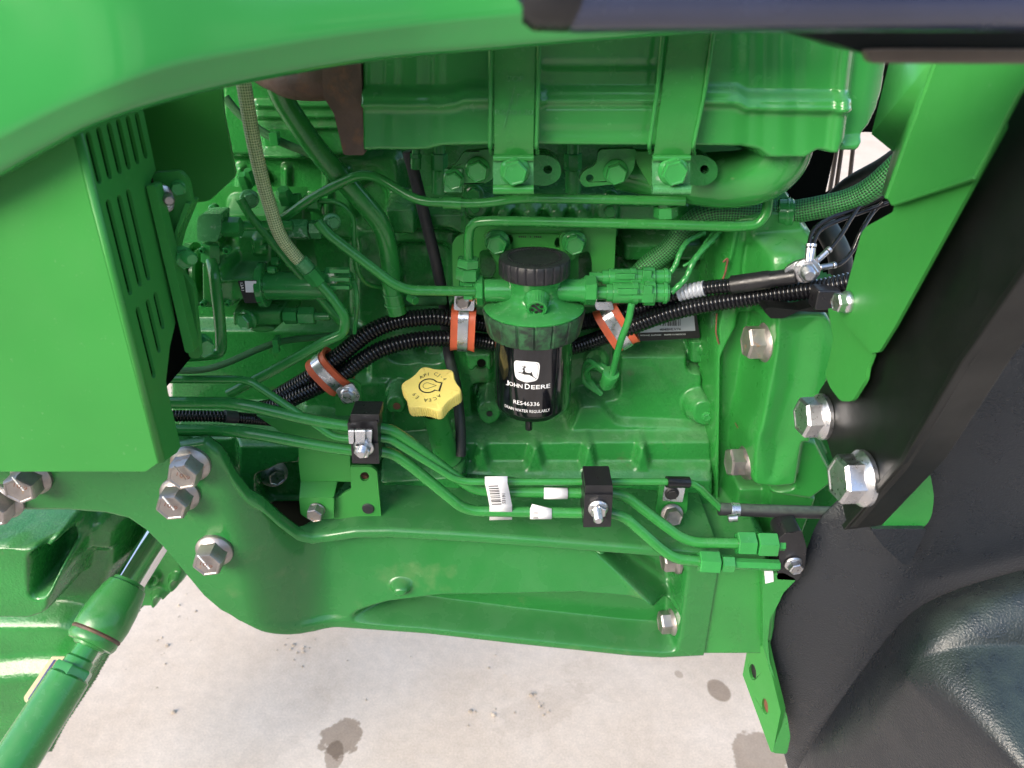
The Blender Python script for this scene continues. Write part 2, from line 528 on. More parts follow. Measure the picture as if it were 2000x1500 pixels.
M['can'] = paint('black_enamel', (.004, .004, .006), .12, bump=.04, bscale=120, var=.05, vscale=10, coat=.7, rvar=.03)
M['white'] = paint('white_print', (.80, .80, .80), .45, var=.03)
M['ink'] = paint('black_print', (.010, .010, .011), .5, var=.05)
M['label'] = paint('white_label', (.74, .74, .76), .40, var=.04, vscale=60)
M['silver'] = paint('silver_label', (.42, .45, .50), .42, metal=.3, var=.05)
M['orange'] = paint('orange_rubber', (.66, .13, .055), .48, bump=.15, bscale=500, var=.1, vscale=50)
M['yellow'] = paint('yellow_plastic', (.93, .76, .21), .34, bump=.1, bscale=500, var=.06, vscale=40, spec=.5)
M['steel'] = paint('band_steel', (.66, .68, .72), .30, metal=.95, bump=.1, bscale=300, var=.08, vscale=40)
M['bare'] = paint('worn_green', (.06, .26, .09), .25, metal=.1, bump=.2, bscale=300, var=.15, vscale=40, spots=((.40, .50, .42), .60, .70, 70))
M['cream'] = paint('cream_plate', (.62, .55, .34), .4, var=.1, vscale=60)
M['blue'] = paint('blue_print', (.05, .06, .22), .5, var=.05)
M['taupe'] = paint('brown_metal', (.16, .125, .10), .45, metal=.3, var=.15, vscale=50)

def braid_mat(name, c1, c2, ku, kv, rough=.5):
    m, n, l, b = newmat(name)
    uv = n.new('ShaderNodeUVMap')
    sx = n.new('ShaderNodeSeparateXYZ'); l.new(uv.outputs['UV'], sx.inputs['Vector'])
    def mth(op, a, bb=None):
        k = n.new('ShaderNodeMath'); k.operation = op
        for i, v in enumerate((a, bb)):
            if v is None: continue
            if isinstance(v, (int, float)): k.inputs[i].default_value = v
            else: l.new(v, k.inputs[i])
        return k.outputs[0]
    a = mth('MULTIPLY', sx.outputs['X'], 2 * math.pi * ku); c = mth('MULTIPLY', sx.outputs['Y'], 2 * math.pi * kv)
    h = mth('MULTIPLY', mth('SINE', mth('ADD', a, c)), mth('SINE', mth('SUBTRACT', a, c)))
    h = mth('ADD', mth('MULTIPLY', h, .5), .5)
    r = n.new('ShaderNodeValToRGB')
    r.color_ramp.elements[0].position = .25; r.color_ramp.elements[0].color = (*c1, 1)
    r.color_ramp.elements[1].position = .62; r.color_ramp.elements[1].color = (*c2, 1)
    l.new(h, r.inputs['Fac']); l.new(r.outputs['Color'], b.inputs['Base Color'])
    bp = n.new('ShaderNodeBump'); bp.inputs['Strength'].default_value = .8; bp.inputs['Distance'].default_value = .0008
    l.new(h, bp.inputs['Height']); l.new(bp.outputs['Normal'], b.inputs['Normal'])
    b.inputs['Roughness'].default_value = rough
    return m
M['braid'] = braid_mat('light_braid', (.14, .24, .08), (.50, .58, .32), 9, 9)
M['sleeve'] = braid_mat('green_braid', (.003, .03, .008), (.04, .24, .06), 13, 13)

def ground_mat():
    m, n, l, b = newmat('concrete')
    g = n.new('ShaderNodeNewGeometry')
    n1 = n.new('ShaderNodeTexNoise'); n1.inputs['Scale'].default_value = 2.2; n1.inputs['Detail'].default_value = 9; n1.inputs['Roughness'].default_value = .6
    n2 = n.new('ShaderNodeTexNoise'); n2.inputs['Scale'].default_value = 42; n2.inputs['Detail'].default_value = 8
    n3 = n.new('ShaderNodeTexNoise'); n3.inputs['Scale'].default_value = 26; n3.inputs['Detail'].default_value = 4; n3.inputs['Roughness'].default_value = .75
    for k in (n1, n2, n3): l.new(g.outputs['Position'], k.inputs['Vector'])
    r = n.new('ShaderNodeValToRGB')
    e = r.color_ramp.elements
    e[0].position, e[0].color = .30, (.49, .385, .285, 1)
    e[1].position, e[1].color = .66, (.63, .53, .43, 1)
    l.new(n1.outputs['Fac'], r.inputs['Fac'])
    mr = n.new('ShaderNodeMapRange'); mr.inputs['From Min'].default_value = .3; mr.inputs['From Max'].default_value = .7
    mr.inputs['To Min'].default_value = .93; mr.inputs['To Max'].default_value = 1.05
    l.new(n2.outputs['Fac'], mr.inputs['Value'])
    mx = n.new('ShaderNodeMix'); mx.data_type = 'RGBA'; mx.blend_type = 'MULTIPLY'; mx.inputs['Factor'].default_value = 1
    l.new(r.outputs['Color'], mx.inputs['A']); l.new(mr.outputs['Result'], mx.inputs['B'])
    sp = n.new('ShaderNodeMapRange'); sp.inputs['From Min'].default_value = .70; sp.inputs['From Max'].default_value = .78
    sp.inputs['To Max'].default_value = .75
    l.new(n3.outputs['Fac'], sp.inputs['Value'])
    m2 = n.new('ShaderNodeMix'); m2.data_type = 'RGBA'; m2.inputs['B'].default_value = (.27, .235, .20, 1)
    l.new(sp.outputs['Result'], m2.inputs['Factor']); l.new(mx.outputs['Result'], m2.inputs['A'])
    n4 = n.new('ShaderNodeTexNoise'); n4.inputs['Scale'].default_value = 260; n4.inputs['Detail'].default_value = 3
    l.new(g.outputs['Position'], n4.inputs['Vector'])
    m4 = n.new('ShaderNodeMapRange'); m4.inputs['From Min'].default_value = .3; m4.inputs['From Max'].default_value = .7
    m4.inputs['To Min'].default_value = .86; m4.inputs['To Max'].default_value = 1.08
    l.new(n4.outputs['Fac'], m4.inputs['Value'])
    x4 = n.new('ShaderNodeMix'); x4.data_type = 'RGBA'; x4.blend_type = 'MULTIPLY'; x4.inputs['Factor'].default_value = 1
    l.new(m2.outputs['Result'], x4.inputs['A']); l.new(m4.outputs['Result'], x4.inputs['B'])
    l.new(x4.outputs['Result'], b.inputs['Base Color'])
    b.inputs['Roughness'].default_value = .85
    bp = n.new('ShaderNodeBump'); bp.inputs['Strength'].default_value = .35; bp.inputs['Distance'].default_value = .004
    l.new(n2.outputs['Fac'], bp.inputs['Height']); l.new(bp.outputs['Normal'], b.inputs['Normal'])
    return m
M['ground'] = ground_mat()

# =================================================================== SETTING
gs = 400.0
tag(mk("ground", [(-gs, -gs, 0), (gs, -gs, 0), (gs, gs, 0), (-gs, gs, 0)], [(0, 1, 2, 3)], M['ground'], smooth=0), kind='structure')
def add_stains(spots):
    """damp patches of the slab: soft, ragged outlines in the concrete's own colour"""
    t = M['ground'].node_tree; n, l = t.nodes, t.links
    bs = n['Principled BSDF']
    src = bs.inputs['Base Color'].links[0].from_socket
    g = n.new('ShaderNodeNewGeometry')
    nz = n.new('ShaderNodeTexNoise'); nz.inputs['Scale'].default_value = 34; nz.inputs['Detail'].default_value = 7; nz.inputs['Roughness'].default_value = .6
    l.new(g.outputs['Position'], nz.inputs['Vector'])
    for px, py, rx, ry, ang, dark, rag in spots:
        c = PZ(px, py, 0)
        mp = n.new('ShaderNodeMapping'); mp.vector_type = 'TEXTURE'
        mp.inputs['Location'].default_value = c; mp.inputs['Rotation'].default_value = (0, 0, ang); mp.inputs['Scale'].default_value = (rx, ry, 1)
        l.new(g.outputs['Position'], mp.inputs['Vector'])
        ln = n.new('ShaderNodeVectorMath'); ln.operation = 'LENGTH'; l.new(mp.outputs['Vector'], ln.inputs[0])
        ad = n.new('ShaderNodeMath'); ad.operation = 'MULTIPLY_ADD'; ad.inputs[1].default_value = rag; l.new(nz.outputs['Fac'], ad.inputs[0]); l.new(ln.outputs['Value'], ad.inputs[2])
        mr = n.new('ShaderNodeMapRange'); mr.interpolation_type = 'SMOOTHSTEP'
        mr.inputs['From Min'].default_value = .90 + rag * .5; mr.inputs['From Max'].default_value = 1.04 + rag * .5
        mr.inputs['To Min'].default_value = dark; mr.inputs['To Max'].default_value = 0
        l.new(ad.outputs[0], mr.inputs['Value'])
        mx = n.new('ShaderNodeMix'); mx.data_type = 'RGBA'; mx.blend_type = 'MULTIPLY'
        l.new(mr.outputs['Result'], mx.inputs['Factor']); l.new(src, mx.inputs['A']); mx.inputs['B'].default_value = (.40, .345, .29, 1)
        src = mx.outputs['Result']
    l.new(src, bs.inputs['Base Color'])
add_stains(((666, 1440, .044, .046, .5, .80, 1.7), (652, 1474, .020, .036, .2, .7, 1.2), (1404, 1349, .025, .032, .3, .80, .35), (1482, 1480, .056, .070, -.2, .72, 1.1), (1326, 1317, .009, .012, .4, .5, .4),
            (1060, 1385, .12, .05, .5, .14, 1.8), (1180, 1330, .10, .05, -.4, .10, 1.8), (560, 1420, .13, .05, 1.0, .10, 1.6)))
def crumbs():
    m = MB()
    rr = random.Random(5)
    for cx, cy, n, sp in ((580, 1265, 16, 16), (345, 1180, 6, 18), (335, 1255, 7, 18), (1060, 1370, 9, 12), (975, 1400, 5, 12), (970, 1295, 3, 20), (270, 1340, 3, 30), (930, 1430, 4, 30), (700, 1350, 3, 60)):
        for _ in range(n):
            p = PZ(cx + rr.gauss(0, sp), cy + rr.gauss(0, sp), .001)
            s = abs(rr.gauss(0, .0022)) + .0012
            V, Fc = lathe([(0, -s * .5), (s, 0), (s * .5, s * .7), (0, s * .9)], p, Vector((rr.uniform(-.4, .4), rr.uniform(-.4, .4), 1)), 5, rr.random())
            m.add(V, Fc)
    o = m.build("grit", paint('grit', (.42, .35, .28), .9, var=.3, vscale=60), smooth=0)
    tag(o, kind='stuff')
crumbs()
# added unseen building behind the viewer: gives hood, muffler and canister darker reflections
yb = thing("added_building", "long dark building with pale doors, added unseen behind the viewer for reflections", "building", Vector((0, -8.5, 0)))
MW, MD, MP = paint('dark_boards', (.035, .032, .028), .8, var=.3, vscale=2), paint('pale_door', (.66, .56, .36), .6, var=.1, vscale=1), paint('post_paint', (.05, .045, .04), .7)
m = MB(); m.add(*box(Vector((0, -8.6, 2.1)), 34, .2, 4.2)); m.build("wall", MW, yb, smooth=0)
m = MB(); m.add(*extrude([[Vector((-17.4, -9.4, 4.1)), Vector((-17.4, -8.0, 4.1)), Vector((-17.4, -8.0, 4.2)), Vector((-17.4, -9.4, 4.7))]], Vector((34.8, 0, 0)))); m.build("roof", MP, yb, smooth=0)
for x in (-11.5, -6.9, -2.6, 1.2, 6.2, 10.8):
    m = MB(); m.add(*box(Vector((x, -8.46, 1.65)), 2.6, .06, 3.3)); d_ = m.build("door", MD, yb, smooth=0)
    m = MB(); m.add(*box(Vector((x + 1.1, -8.41, 1.1)), .05, .05, .3)); m.build("handle", M['black'], d_, smooth=0)
for x in (-9.2, -4.7, -.7, 3.7, 8.5):
    m = MB(); m.add(*box(Vector((x, -8.35, 2.05)), .22, .25, 4.1)); m.build("post", MP, yb, smooth=0)

# =================================================================== ENGINE BLOCK
eb = thing("engine_block", "green painted cast engine block filling the middle of the bay", "engine block", P(1000, 700, .1))
R = Relief(330, 150, 1425, 1010, .10, .125, .0016)
R.clip([(330, 60), (1560, 60), (1545, 330), (1420, 440), (1418, 1010), (330, 1010)], .11, .125, 3)
# upper head
R.up([(430, 120), (705, 120), (705, 300), (640, 318), (430, 318)], .085, 8)
for y in (205, 226, 247): R.add([(500, y - 6), (700, y - 6), (700, y + 4), (500, y + 4)], -.008, 4, .085)
R.up(rnd([(505, 246), (602, 246), (602, 328), (520, 328)], 10), .075, 4)
R.add(rnd([(505, 296), (596, 296), (596, 330), (505, 330)], 8), -.012, 4, .07)
R.up(rnd([(430, 300), (780, 300), (795, 470), (430, 470)], 20), .112, 12)
for x in (470, 560, 640): R.add(rnd([(x - 7, 322), (x + 7, 322), (x + 7, 420), (x - 7, 420)], 4), -.007, 4, .11)
for x, y in ((500, 345), (600, 400), (668, 345)): R.up(disc(x, y, 13), .095, 3)
R.up(rnd([(660, 330), (745, 330), (745, 470), (690, 420)], 20), .115, 12)
R.up(disc(728, 392, 34, 44), .125, 8)
# intake / rail gallery behind the pipes
R.up([(800, 405), (920, 405), (920, 468), (800, 468)], .075, 16)
R.up([(905, 372), (1212, 372), (1212, 470), (905, 470)], .07, 6)
for x in (985, 1035, 1085, 1135): R.add(disc(x, 425, 24, 34), -.016, 14, .07)
for x in (1005, 1060, 1110): R.add(disc(x, 428, 10, 18), .012, 8, .07)
R.up(disc(932, 405, 28), .055, 8); R.up(disc(1190, 415, 30), .055, 8)
R.up([(1215, 470), (1445, 470), (1440, 500), (1400, 516), (1215, 516)], .08, 10)
R.up(rnd([(1205, 395), (1350, 395), (1350, 440), (1205, 440)], 6), .07, 3)
R.up([(1220, 515), (1420, 515), (1415, 640), (1220, 640)], .105, 14)
R.up([(1360, 455), (1440, 455), (1432, 640), (1398, 640), (1396, 520)], .085, 12)
# left centre
R.up(rnd([(690, 440), (900, 440), (900, 640), (690, 640)], 30), .105, 16)
R.up(rnd([(748, 406), (806, 402), (812, 412), (812, 460), (762, 460)], 5), .06, 2)
R.up(rnd([(770, 470), (880, 470), (880, 590), (790, 600)], 26), .118, 10)
# main wall below the harness
R.up([(330, 640), (1420, 640), (1420, 1010), (330, 1010)], .105, 10)
R.up(rnd([(720, 690), (905, 670), (960, 688), (960, 860), (720, 860)], 12), .095, 8)
for x, w in ((792, 34), (842, 30)):                           # hollows under the harness
    R.add(disc(x, 690, w, 16), .012, 10, .095)
R.up(rnd([(905, 688), (962, 688), (962, 727), (912, 727)], 4), .065, 3)
R.up(disc(940, 708, 11), .09, 2)
R.up([(590, 745), (760, 745), (760, 880), (590, 880)], .09, 8)
R.up(rnd([(925, 740), (975, 740), (975, 800), (925, 800)], 12), .112, 6)
R.up(disc(955, 806, 26), .06, 3); R.up(disc(956, 808, 8), .10, 2)
R.up(disc(773, 792, 22), .06, 3); R.up(disc(775, 793, 9), .09, 2)
R.up(rnd([(1208, 692), (1345, 692), (1345, 722), (1375, 728), (1375, 780), (1420, 800), (1420, 850), (1180, 850), (1150, 782), (1206, 776)], 10), .078, 7)
R.up(rnd([(1348, 664), (1412, 664), (1412, 712), (1348, 712)], 5), .085, 3)
R.up(disc(1376, 687, 9), .080, 2); R.up(disc(1376, 687, 4), .095, 1)
R.up(rnd([(1090, 850), (1112, 838), (1130, 790), (1172, 788), (1205, 828), (1420, 836), (1420, 1010), (880, 1010), (885, 855)], 12), .066, 6)
R.up(rnd([(880, 860), (1392, 860), (1394, 1010), (880, 1010)], 10), .048, 6)
R.up(rnd([(760, 905), (1392, 905), (1394, 1010), (740, 1010)], 10), .050, 10)
for x, a in ((941, 1), (1045, 1.2), (1149, 1), (1253, 1)):     # little webs on the ledge
    R.add(rnd([(x - 5, 862), (x + 5, 862), (x + 17 * a, 912), (x - 17 * a, 912)], 4), -.012, 7, .045)
R.up([(740, 918), (1392, 916), (1394, 1010), (740, 1010)], .034, 9)
R.up([(740, 935), (1394, 935), (1394, 1010), (740, 1010)], .026, 8)
# boss with plug on the right
R.up(disc(1366, 802, 28), .062, 3); R.up(disc(1377, 807, 27), .053, 3)
# left lower part of the block with the bolt pocket
R.up([(440, 862), (600, 862), (680, 880), (690, 1010), (440, 1010)], .02, 14)
R.up([(330, 850), (470, 850), (470, 1010), (330, 1010)], .035, 10)
R.up(rnd([(517, 895), (541, 891), (560, 878), (640, 872), (640, 972), (530, 972), (517, 955)], 12), .055, 5)
R.up([(600, 870), (700, 870), (745, 930), (745, 1010), (600, 1010)], .05, 8)
R.up([(735, 936), (905, 925), (905, 975), (750, 975)], .0, 6)
R.blur(1)
R.build("block_casting", M['rough'], eb)
# mounting tab with the small black screw on the lower right
bolt(P(1380, 813, .053), (0, -1, 0), .0062, .0048, .003, M['fit'], eb, name="plug")
bolt(P(535, 924, .05), (.55, -1, .1), .017, .0115, .011, M['zinc'], eb, .5)
# injector tubes and head bolts
for x, y0, y1, r in ((858, 285, 378, 14), (1119, 285, 376, 15), (812, 285, 330, 10)):
    m = MB(); Y = .05
    m.add(*cyl(P(x, y1, Y), P(x, (y0 + y1) / 2, Y), r * .00055, 20, .0006))
    m.add(*hexa(P(x, (y0 + y1) / 2 + 1, Y), P(x, y0 + 14, Y), r * .0006))
    m.add(*cyl(P(x, y0 + 16, Y), P(x, y0 - 20, Y), r * .00042, 16))
    m.build("injector_tube", M['fit'], eb, smooth=30)
for x, y, r in ((928, 405, 14), (1190, 412, 15), (925, 380, 19), (1192, 388, 16)):
    bolt(P(x, y, .058), (0, -1, .12), r * .00056, r * .00042, .007, M['fit'], eb, random.random())
# far dark wall of the bay, seen through the gaps
for x_, y_, Y_, r_, mt_ in ((775, 793, .0592, 8, 'redrust'), (956, 808, .0592, 6.5, 'ink'), (940, 709, .0645, 9, 'dark')):
    mk("hole_disc", *lathe([(0, 0), (r_ * .00056, 0), (r_ * .00056, .0006), (0, .0006)], P(x_, y_, Y_ - .0004), Vector((0, -1, 0)), 20), M[mt_], eb, smooth=0)  # discs: dark ones stand in for shade inside the holes, one is rust
plate("gap_shade_sheet", [(480, 930), (660, 930), (660, 1050), (480, 1050)], .075, .003, M['dark'], eb)  # dark sheet added where the gap below the block is only shade
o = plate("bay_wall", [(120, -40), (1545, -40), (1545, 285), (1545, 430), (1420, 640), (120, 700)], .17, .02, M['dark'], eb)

# ------------------------------------------------------------------ data plate on the block
Yd = .078
dp = thing("data_plate", "silver and black engine data plate with barcode behind the harness", "data plate", P(1300, 640, Yd))
plate("plate_body", rnd([(1190, 590), (1356, 590), (1368, 660), (1236, 667), (1190, 668)], 5), Yd, .0015, M['ink'], dp, bevel=.0003)
plate("silver_field", [(1190, 598), (1354, 600), (1358, 646), (1190, 652)], Yd - .0007, .0005, M['silver'], dp, bevel=0)
m = MB(); rr = random.Random(3); x = 1255.0
while x < 1328:
    w = rr.choice((1.2, 1.8, 2.6))
    m.add(*extrude([[P(x, 610, Yd - .0011), P(x + w, 610, Yd - .0011), P(x + w, 636, Yd - .0011), P(x, 637, Yd - .0011)]], Vector((0, .0003, 0))))
    x += w + rr.choice((1.3, 1.8, 2.4))
m.build("barcode", M['ink'], dp, smooth=0)

def fit_text(s, c, ux, uy, w, h, mat, parent, bold=0.0, name="lettering", fmap=None, cut=0.0):
    bm = text_bm(s, 1.0, bold)
    xs = [v.co.x for v in bm.verts]; ys = [v.co.y for v in bm.verts]
    cx, cy = (min(xs) + max(xs)) / 2, (min(ys) + max(ys)) / 2
    sx, sy = w / (max(xs) - min(xs)), h / (max(ys) - min(ys))
    for v in bm.verts: v.co = Vector(((v.co.x - cx) * sx, (v.co.y - cy) * sy, 0))
    return _bend(name, bm, fmap or flatmap(c, ux, uy), mat, parent, cut)
EX, EZ = Vector((1, 0, 0)), Vector((0, 0, 1))
tx = lambda x0, x1, y, Y: (P(x1, y, Y) - P(x0, y, Y))
def row_text(s, x0, y0, x1, y1, hpx, Y, mat, parent, bold=0.0, name="lettering"):
    a, b = P(x0, y0, Y), P(x1, y1, Y)
    return fit_text(s, (a + b) / 2, (b - a).normalized(), EZ, (b - a).length, hpx * S(x0, y0, Y), mat, parent, bold, name)
row_text("4045HLV76", 1288, 644, 1330, 642.5, 5, Yd - .0012, M['ink'], dp, .02)
row_text("COMPANY  MOLINE, ILLINOIS    MADE IN MEXICO", 1222, 656, 1339, 653, 3.4, Yd - .0006, M['white'], dp, .01)

# =================================================================== SIDE FRAME
fr = thing("chassis_rail", "long green cast side frame carrying big bolts under the engine", "side frame", P(700, 1250, -.05))
class Loft(Relief):
    def __init__(s): pass
R = Loft(); R.step = .0018
xcol = np.arange(-.62, .2255, .0022)
R.X = np.tile(xcol, (190, 1)); R.Z = np.zeros(R.X.shape); R.xs = xcol
ridge = [(-100, 880), (340, 872), (400, 862), (427, 884), (453, 938), (480, 972), (507, 986), (539, 1010), (581, 1037), (610, 1044), (640, 1040), (693, 1032), (760, 1031), (920, 1040), (1060, 1050), (1259, 1066), (1420, 1076)]
r2 = [(-100, 1300), (600, 1240), (660, 1212), (700, 1193), (760, 1177), (867, 1164), (1000, 1163), (1127, 1160), (1227, 1168), (1283, 1182), (1420, 1230)]
bot = [(-100, 1000), (133, 1000), (208, 1006), (253, 1017), (288, 1041), (320, 1073), (360, 1121), (400, 1169), (433, 1197), (467, 1213), (520, 1221), (667, 1226), (833, 1238), (1000, 1257), (1227, 1281), (1293, 1285), (1370, 1281), (1420, 1281)]
def vline(pts, Yr):
    q = []
    for (ax_, ay_), (bx_, by_) in zip(pts, pts[1:]):
        for j in range(6): q.append((ax_ + (bx_ - ax_) * j / 6, ay_ + (by_ - ay_) * j / 6))
    w_ = []
    for px, py in q + [pts[-1]]:
        k_ = min(max((px - 440) / 200, 0), 1); k_ = k_ * k_ * (3 - 2 * k_)
        w_.append(P(px, py, -.128 * (1 - k_) + Yr * k_))
    w_.sort(key=lambda v: v.x)
    return np.interp(R.X, [v.x for v in w_], [v.z for v in w_])
zr, z2, zb = vline(ridge, -.079), vline(r2, -.079), vline(bot, -.082)
RAD = .006
tt = np.linspace(0, 1, 190)[:, None]
R.Z = (zb + RAD) * (1 - tt) + (zr - RAD) * tt
xa, xb = P(440, 1000, -.12).x, P(640, 1000, -.06).x
t = np.clip((R.X - xa) / (xb - xa), 0, 1); t = t * t * (3 - 2 * t)
web = -.050 - .034 * np.clip((zr - R.Z) / np.maximum(zr - z2, 1e-3), 0, 1)
low = -.040 - .004 * np.clip((z2 - R.Z) / .05, 0, 1)
k = np.clip((z2 - R.Z) / .012 + .5, 0, 1); k = k * k * (3 - 2 * k)
xm = P(690, 1200, -.07).x; kk = np.clip((R.X - xm) / .05, 0, 1)
prof = web * (1 - k * kk) + low * k * kk
k = np.clip((R.Z - zb - RAD - .005) / .010, 0, 1); k = k * k * (3 - 2 * k); prof = prof * k + (-.085) * (1 - k)          # bottom flange
k = np.clip((zr - R.Z - RAD - .004) / .011, 0, 1); k = k * k * (3 - 2 * k); prof = prof * k + (-.082) * (1 - k)          # top flange
R.Y = -.128 * (1 - t) + prof * t
def wfull(poly, Y, soft):
    t_ = np.clip(.5 - sdf(R.X, R.Z, R.poly(poly, Y)) / (2 * soft * .00053), 0, 1); return t_ * t_ * (3 - 2 * t_)
w = wfull(rnd([(1170, 1085), (1250, 1088), (1330, 1101), (1338, 1114), (1325, 1188), (1312, 1186)], 10), -.07, 6); R.Y = R.Y * (1 - w) + -.025 * w
R.Y = R.Y - .012 * wfull([(1160, 1078), (1178, 1076), (1328, 1178), (1318, 1196), (1300, 1190)], -.07, 6)
w = wfull(rnd([(1338, 1090), (1430, 1090), (1430, 1300), (1306, 1300), (1322, 1240), (1330, 1150)], 8), -.085, 6); R.Y = R.Y * (1 - w) + -.085 * w
R.Y = R.Y - .012 * wfull(disc(783, 1147, 17, 9), -.08, 6)
R.blur(2)
rowsX, rowsY, rowsZ = [], [], []
x_, yb_, yt_ = xcol, R.Y[0], R.Y[-1]
for yk in (.03, .0):
    rowsX.append(x_); rowsY.append(np.full_like(x_, yk)); rowsZ.append(zb[0] + .002)
for i in range(7):
    a_ = math.pi / 2 * i / 6
    rowsX.append(x_); rowsY.append(yb_ + RAD - RAD * math.sin(a_)); rowsZ.append(zb[0] + RAD - RAD * math.cos(a_))
for i in range(1, 189): rowsX.append(x_); rowsY.append(R.Y[i]); rowsZ.append(R.Z[i])
for i in range(7):
    a_ = math.pi / 2 * i / 6
    rowsX.append(x_); rowsY.append(yt_ + RAD - RAD * math.cos(a_)); rowsZ.append(zr[0] - RAD + RAD * math.sin(a_))
tl = np.clip((xcol - P(570, 1030, -.1).x) / (P(660, 1030, -.08).x - P(570, 1030, -.1).x), 0, 1); tl = tl * tl * (3 - 2 * tl)
for k_, dz_ in ((.5, 0), (1, 0), (1.05, .004), (1.05, .010)):
    back_ = (yt_ + RAD + .005) * (1 - tl) + .03 * tl
    rowsX.append(x_); rowsY.append((yt_ + RAD) * (1 - k_) + back_ * k_); rowsZ.append(zr[0] - dz_)
V = np.stack([np.array(rowsX), np.array(rowsY), np.array(rowsZ)], -1)
nr, nc = V.shape[:2]; idx = np.arange(nr * nc).reshape(nr, nc)
q = np.stack([idx[:-1, :-1], idx[:-1, 1:], idx[1:, 1:], idx[1:, :-1]], -1).reshape(-1, 4)
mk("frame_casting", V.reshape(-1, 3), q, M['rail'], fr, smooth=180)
ends = MB()                                            # closed end face of the casting
Ve = [Vector(V[i, -1]) for i in range(nr)]
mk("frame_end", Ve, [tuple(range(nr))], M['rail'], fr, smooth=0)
def frame_bolt(x, y, Y, mat, ph, s=1.0, lab=None):
    return bolt(P(x, y, Y), (0, -1, 0), .0190 * s, (.0156) * s, .0195 * s, mat, fr, ph, .0034, label=lab)
frame_bolt(374, 904, -.128, M['rusty'], .2, .98, "bolt with a rusted face beside the shield corner")
frame_bolt(353, 963, -.128, M['dull'], .1)
frame_bolt(420, 1073, -.128, M['dull'], .15, .98)
frame_bolt(64, 930, -.128, M['dull'], .4)
frame_bolt(10, 977, -.128, M['dull'], .25)
for x, y in ((1325, 1092), (1318, 1214)):
    bolt(P(x, y, -.06), (-1, -.1, 0), .0165, .0135, .014, M['dull'], fr, .4, .003)
for x, y in ((352, 922), (330, 981), (399, 1096), (36, 943)):
    Y = -.1555
    fit_text("10.9", P(x + (4 if x != 352 else 6), y + 8, Y - .0002), Vector((.9, 0, -.4)), Vector((.4, 0, .9)), .012, .0045, M['redrust'], fr, name="marking")
    pl = MB(); a, b2 = P(x - 13, y - 11, Y), P(x + 10, y + 16, Y)
    d = (b2 - a).normalized(); nrm = Vector((d.z, 0, -d.x)) * .0008
    pl.add(*extrude([[a + nrm, b2 + nrm, b2 - nrm, a - nrm]], Vector((0, .001, 0))))
    pl.build("raised_line", M['white'] if x != 352 else M['rusty'], fr, bevel=.0003)

# =================================================================== BELL HOUSING
bh = thing("bell_housing", "green cast clutch housing with side flange bolts at the right", "clutch housing", P(1500, 900, 0))
R = Relief(1280, 400, 1760, 1360, 0, .05, .0016)
R.up([(1440, 430), (1500, 400), (1560, 405), (1600, 480), (1600, 600), (1440, 620), (1410, 560)], .02, 12)
R.up([(1405, 560), (1440, 470), (1460, 470), (1440, 640), (1420, 660)], .035, 8)
R.up(rnd([(1440, 430), (1462, 430), (1440, 640), (1412, 700), (1405, 1110), (1396, 1110), (1398, 640), (1425, 520)], 3), .028, 6)
R.up([(1490, 480), (1600, 470), (1600, 600), (1486, 605)], .0, 14); R.dome(1530, 530, 60, .0, .02)
R.up(rnd([(1514, 612), (1622, 612), (1640, 650), (1634, 700), (1618, 760), (1590, 850), (1572, 948), (1515, 956), (1466, 950), (1470, 868), (1484, 822), (1494, 760), (1510, 690)], 14), -.03, 6)
R.add([(1535, 640), (1590, 630), (1585, 700), (1555, 860), (1510, 930), (1500, 860), (1530, 750)], .006, 22, -.03)
R.up([(1560, 850), (1600, 860), (1640, 940), (1580, 985), (1500, 1000), (1505, 960), (1545, 950)], -.01, 10)
R.up([(1440, 950), (1500, 950), (1496, 1050), (1470, 1060), (1430, 1110), (1410, 1110), (1420, 1030)], .012, 8)
R.up(rnd([(1500, 955), (1600, 970), (1560, 1075), (1470, 1075), (1500, 1000)], 6), .0, 6)
R.up(rnd([(1405, 1000), (1490, 985), (1490, 1090), (1405, 1090)], 6), .03, 8)
R.up(rnd([(1392, 1104), (1500, 1090), (1530, 1130), (1510, 1281), (1366, 1281)], 4), -.080, 4)
wA = R.weight([(1398, 470), (1420, 425), (1470, 405), (1560, 400), (1585, 440), (1600, 560), (1720, 600), (1720, 1120), (1560, 1120), (1392, 1090), (1390, 960), (1394, 700)], .03, 5)
wB = R.weight([(1345, 1050), (1560, 1050), (1560, 1150), (1500, 1281), (1340, 1281)], -.08, 4)
w = np.maximum(wA, wB); R.Y = R.Y * w + .09 * (1 - w); R.keep &= w > 0
R.blur(1)
R.build("housing_casting", M['cast'], bh)
for i_, (pp, r_) in enumerate((([(1412, 512, .02), (1422, 503, .02), (1417, 532, .02), (1404, 566, .024), (1397, 600, .026)], 2.2), ([(1400, 612, .026), (1398, 650, .026), (1404, 672, .026)], 1.6))):
    tube("rust_seam", pp, r_, M['redrust'], bh, R=8, n=8)
for pp in ([(1436, 826, .026), (1448, 850, .026)], [(1448, 850, .026), (1464, 798, .026)]):
    tube("paint_mark", pp, .8, M['redrust'], bh, n=6)
bolt(P(1500, 668, 0), (-1, -.05, 0), .0215, .0180, .0185, M['rusty'], bh, .25, .0038, label="bolt with rust streaks on the upper flange")
bolt(P(1462, 902, 0), (-1, -.05, 0), .0205, .0170, .0180, M['dull'], bh, .6, .0038)
bolt(P(1312, 1004, -.035), (0, -.9, .3), .0125, .010, .012, M['dull'], bh, .2)
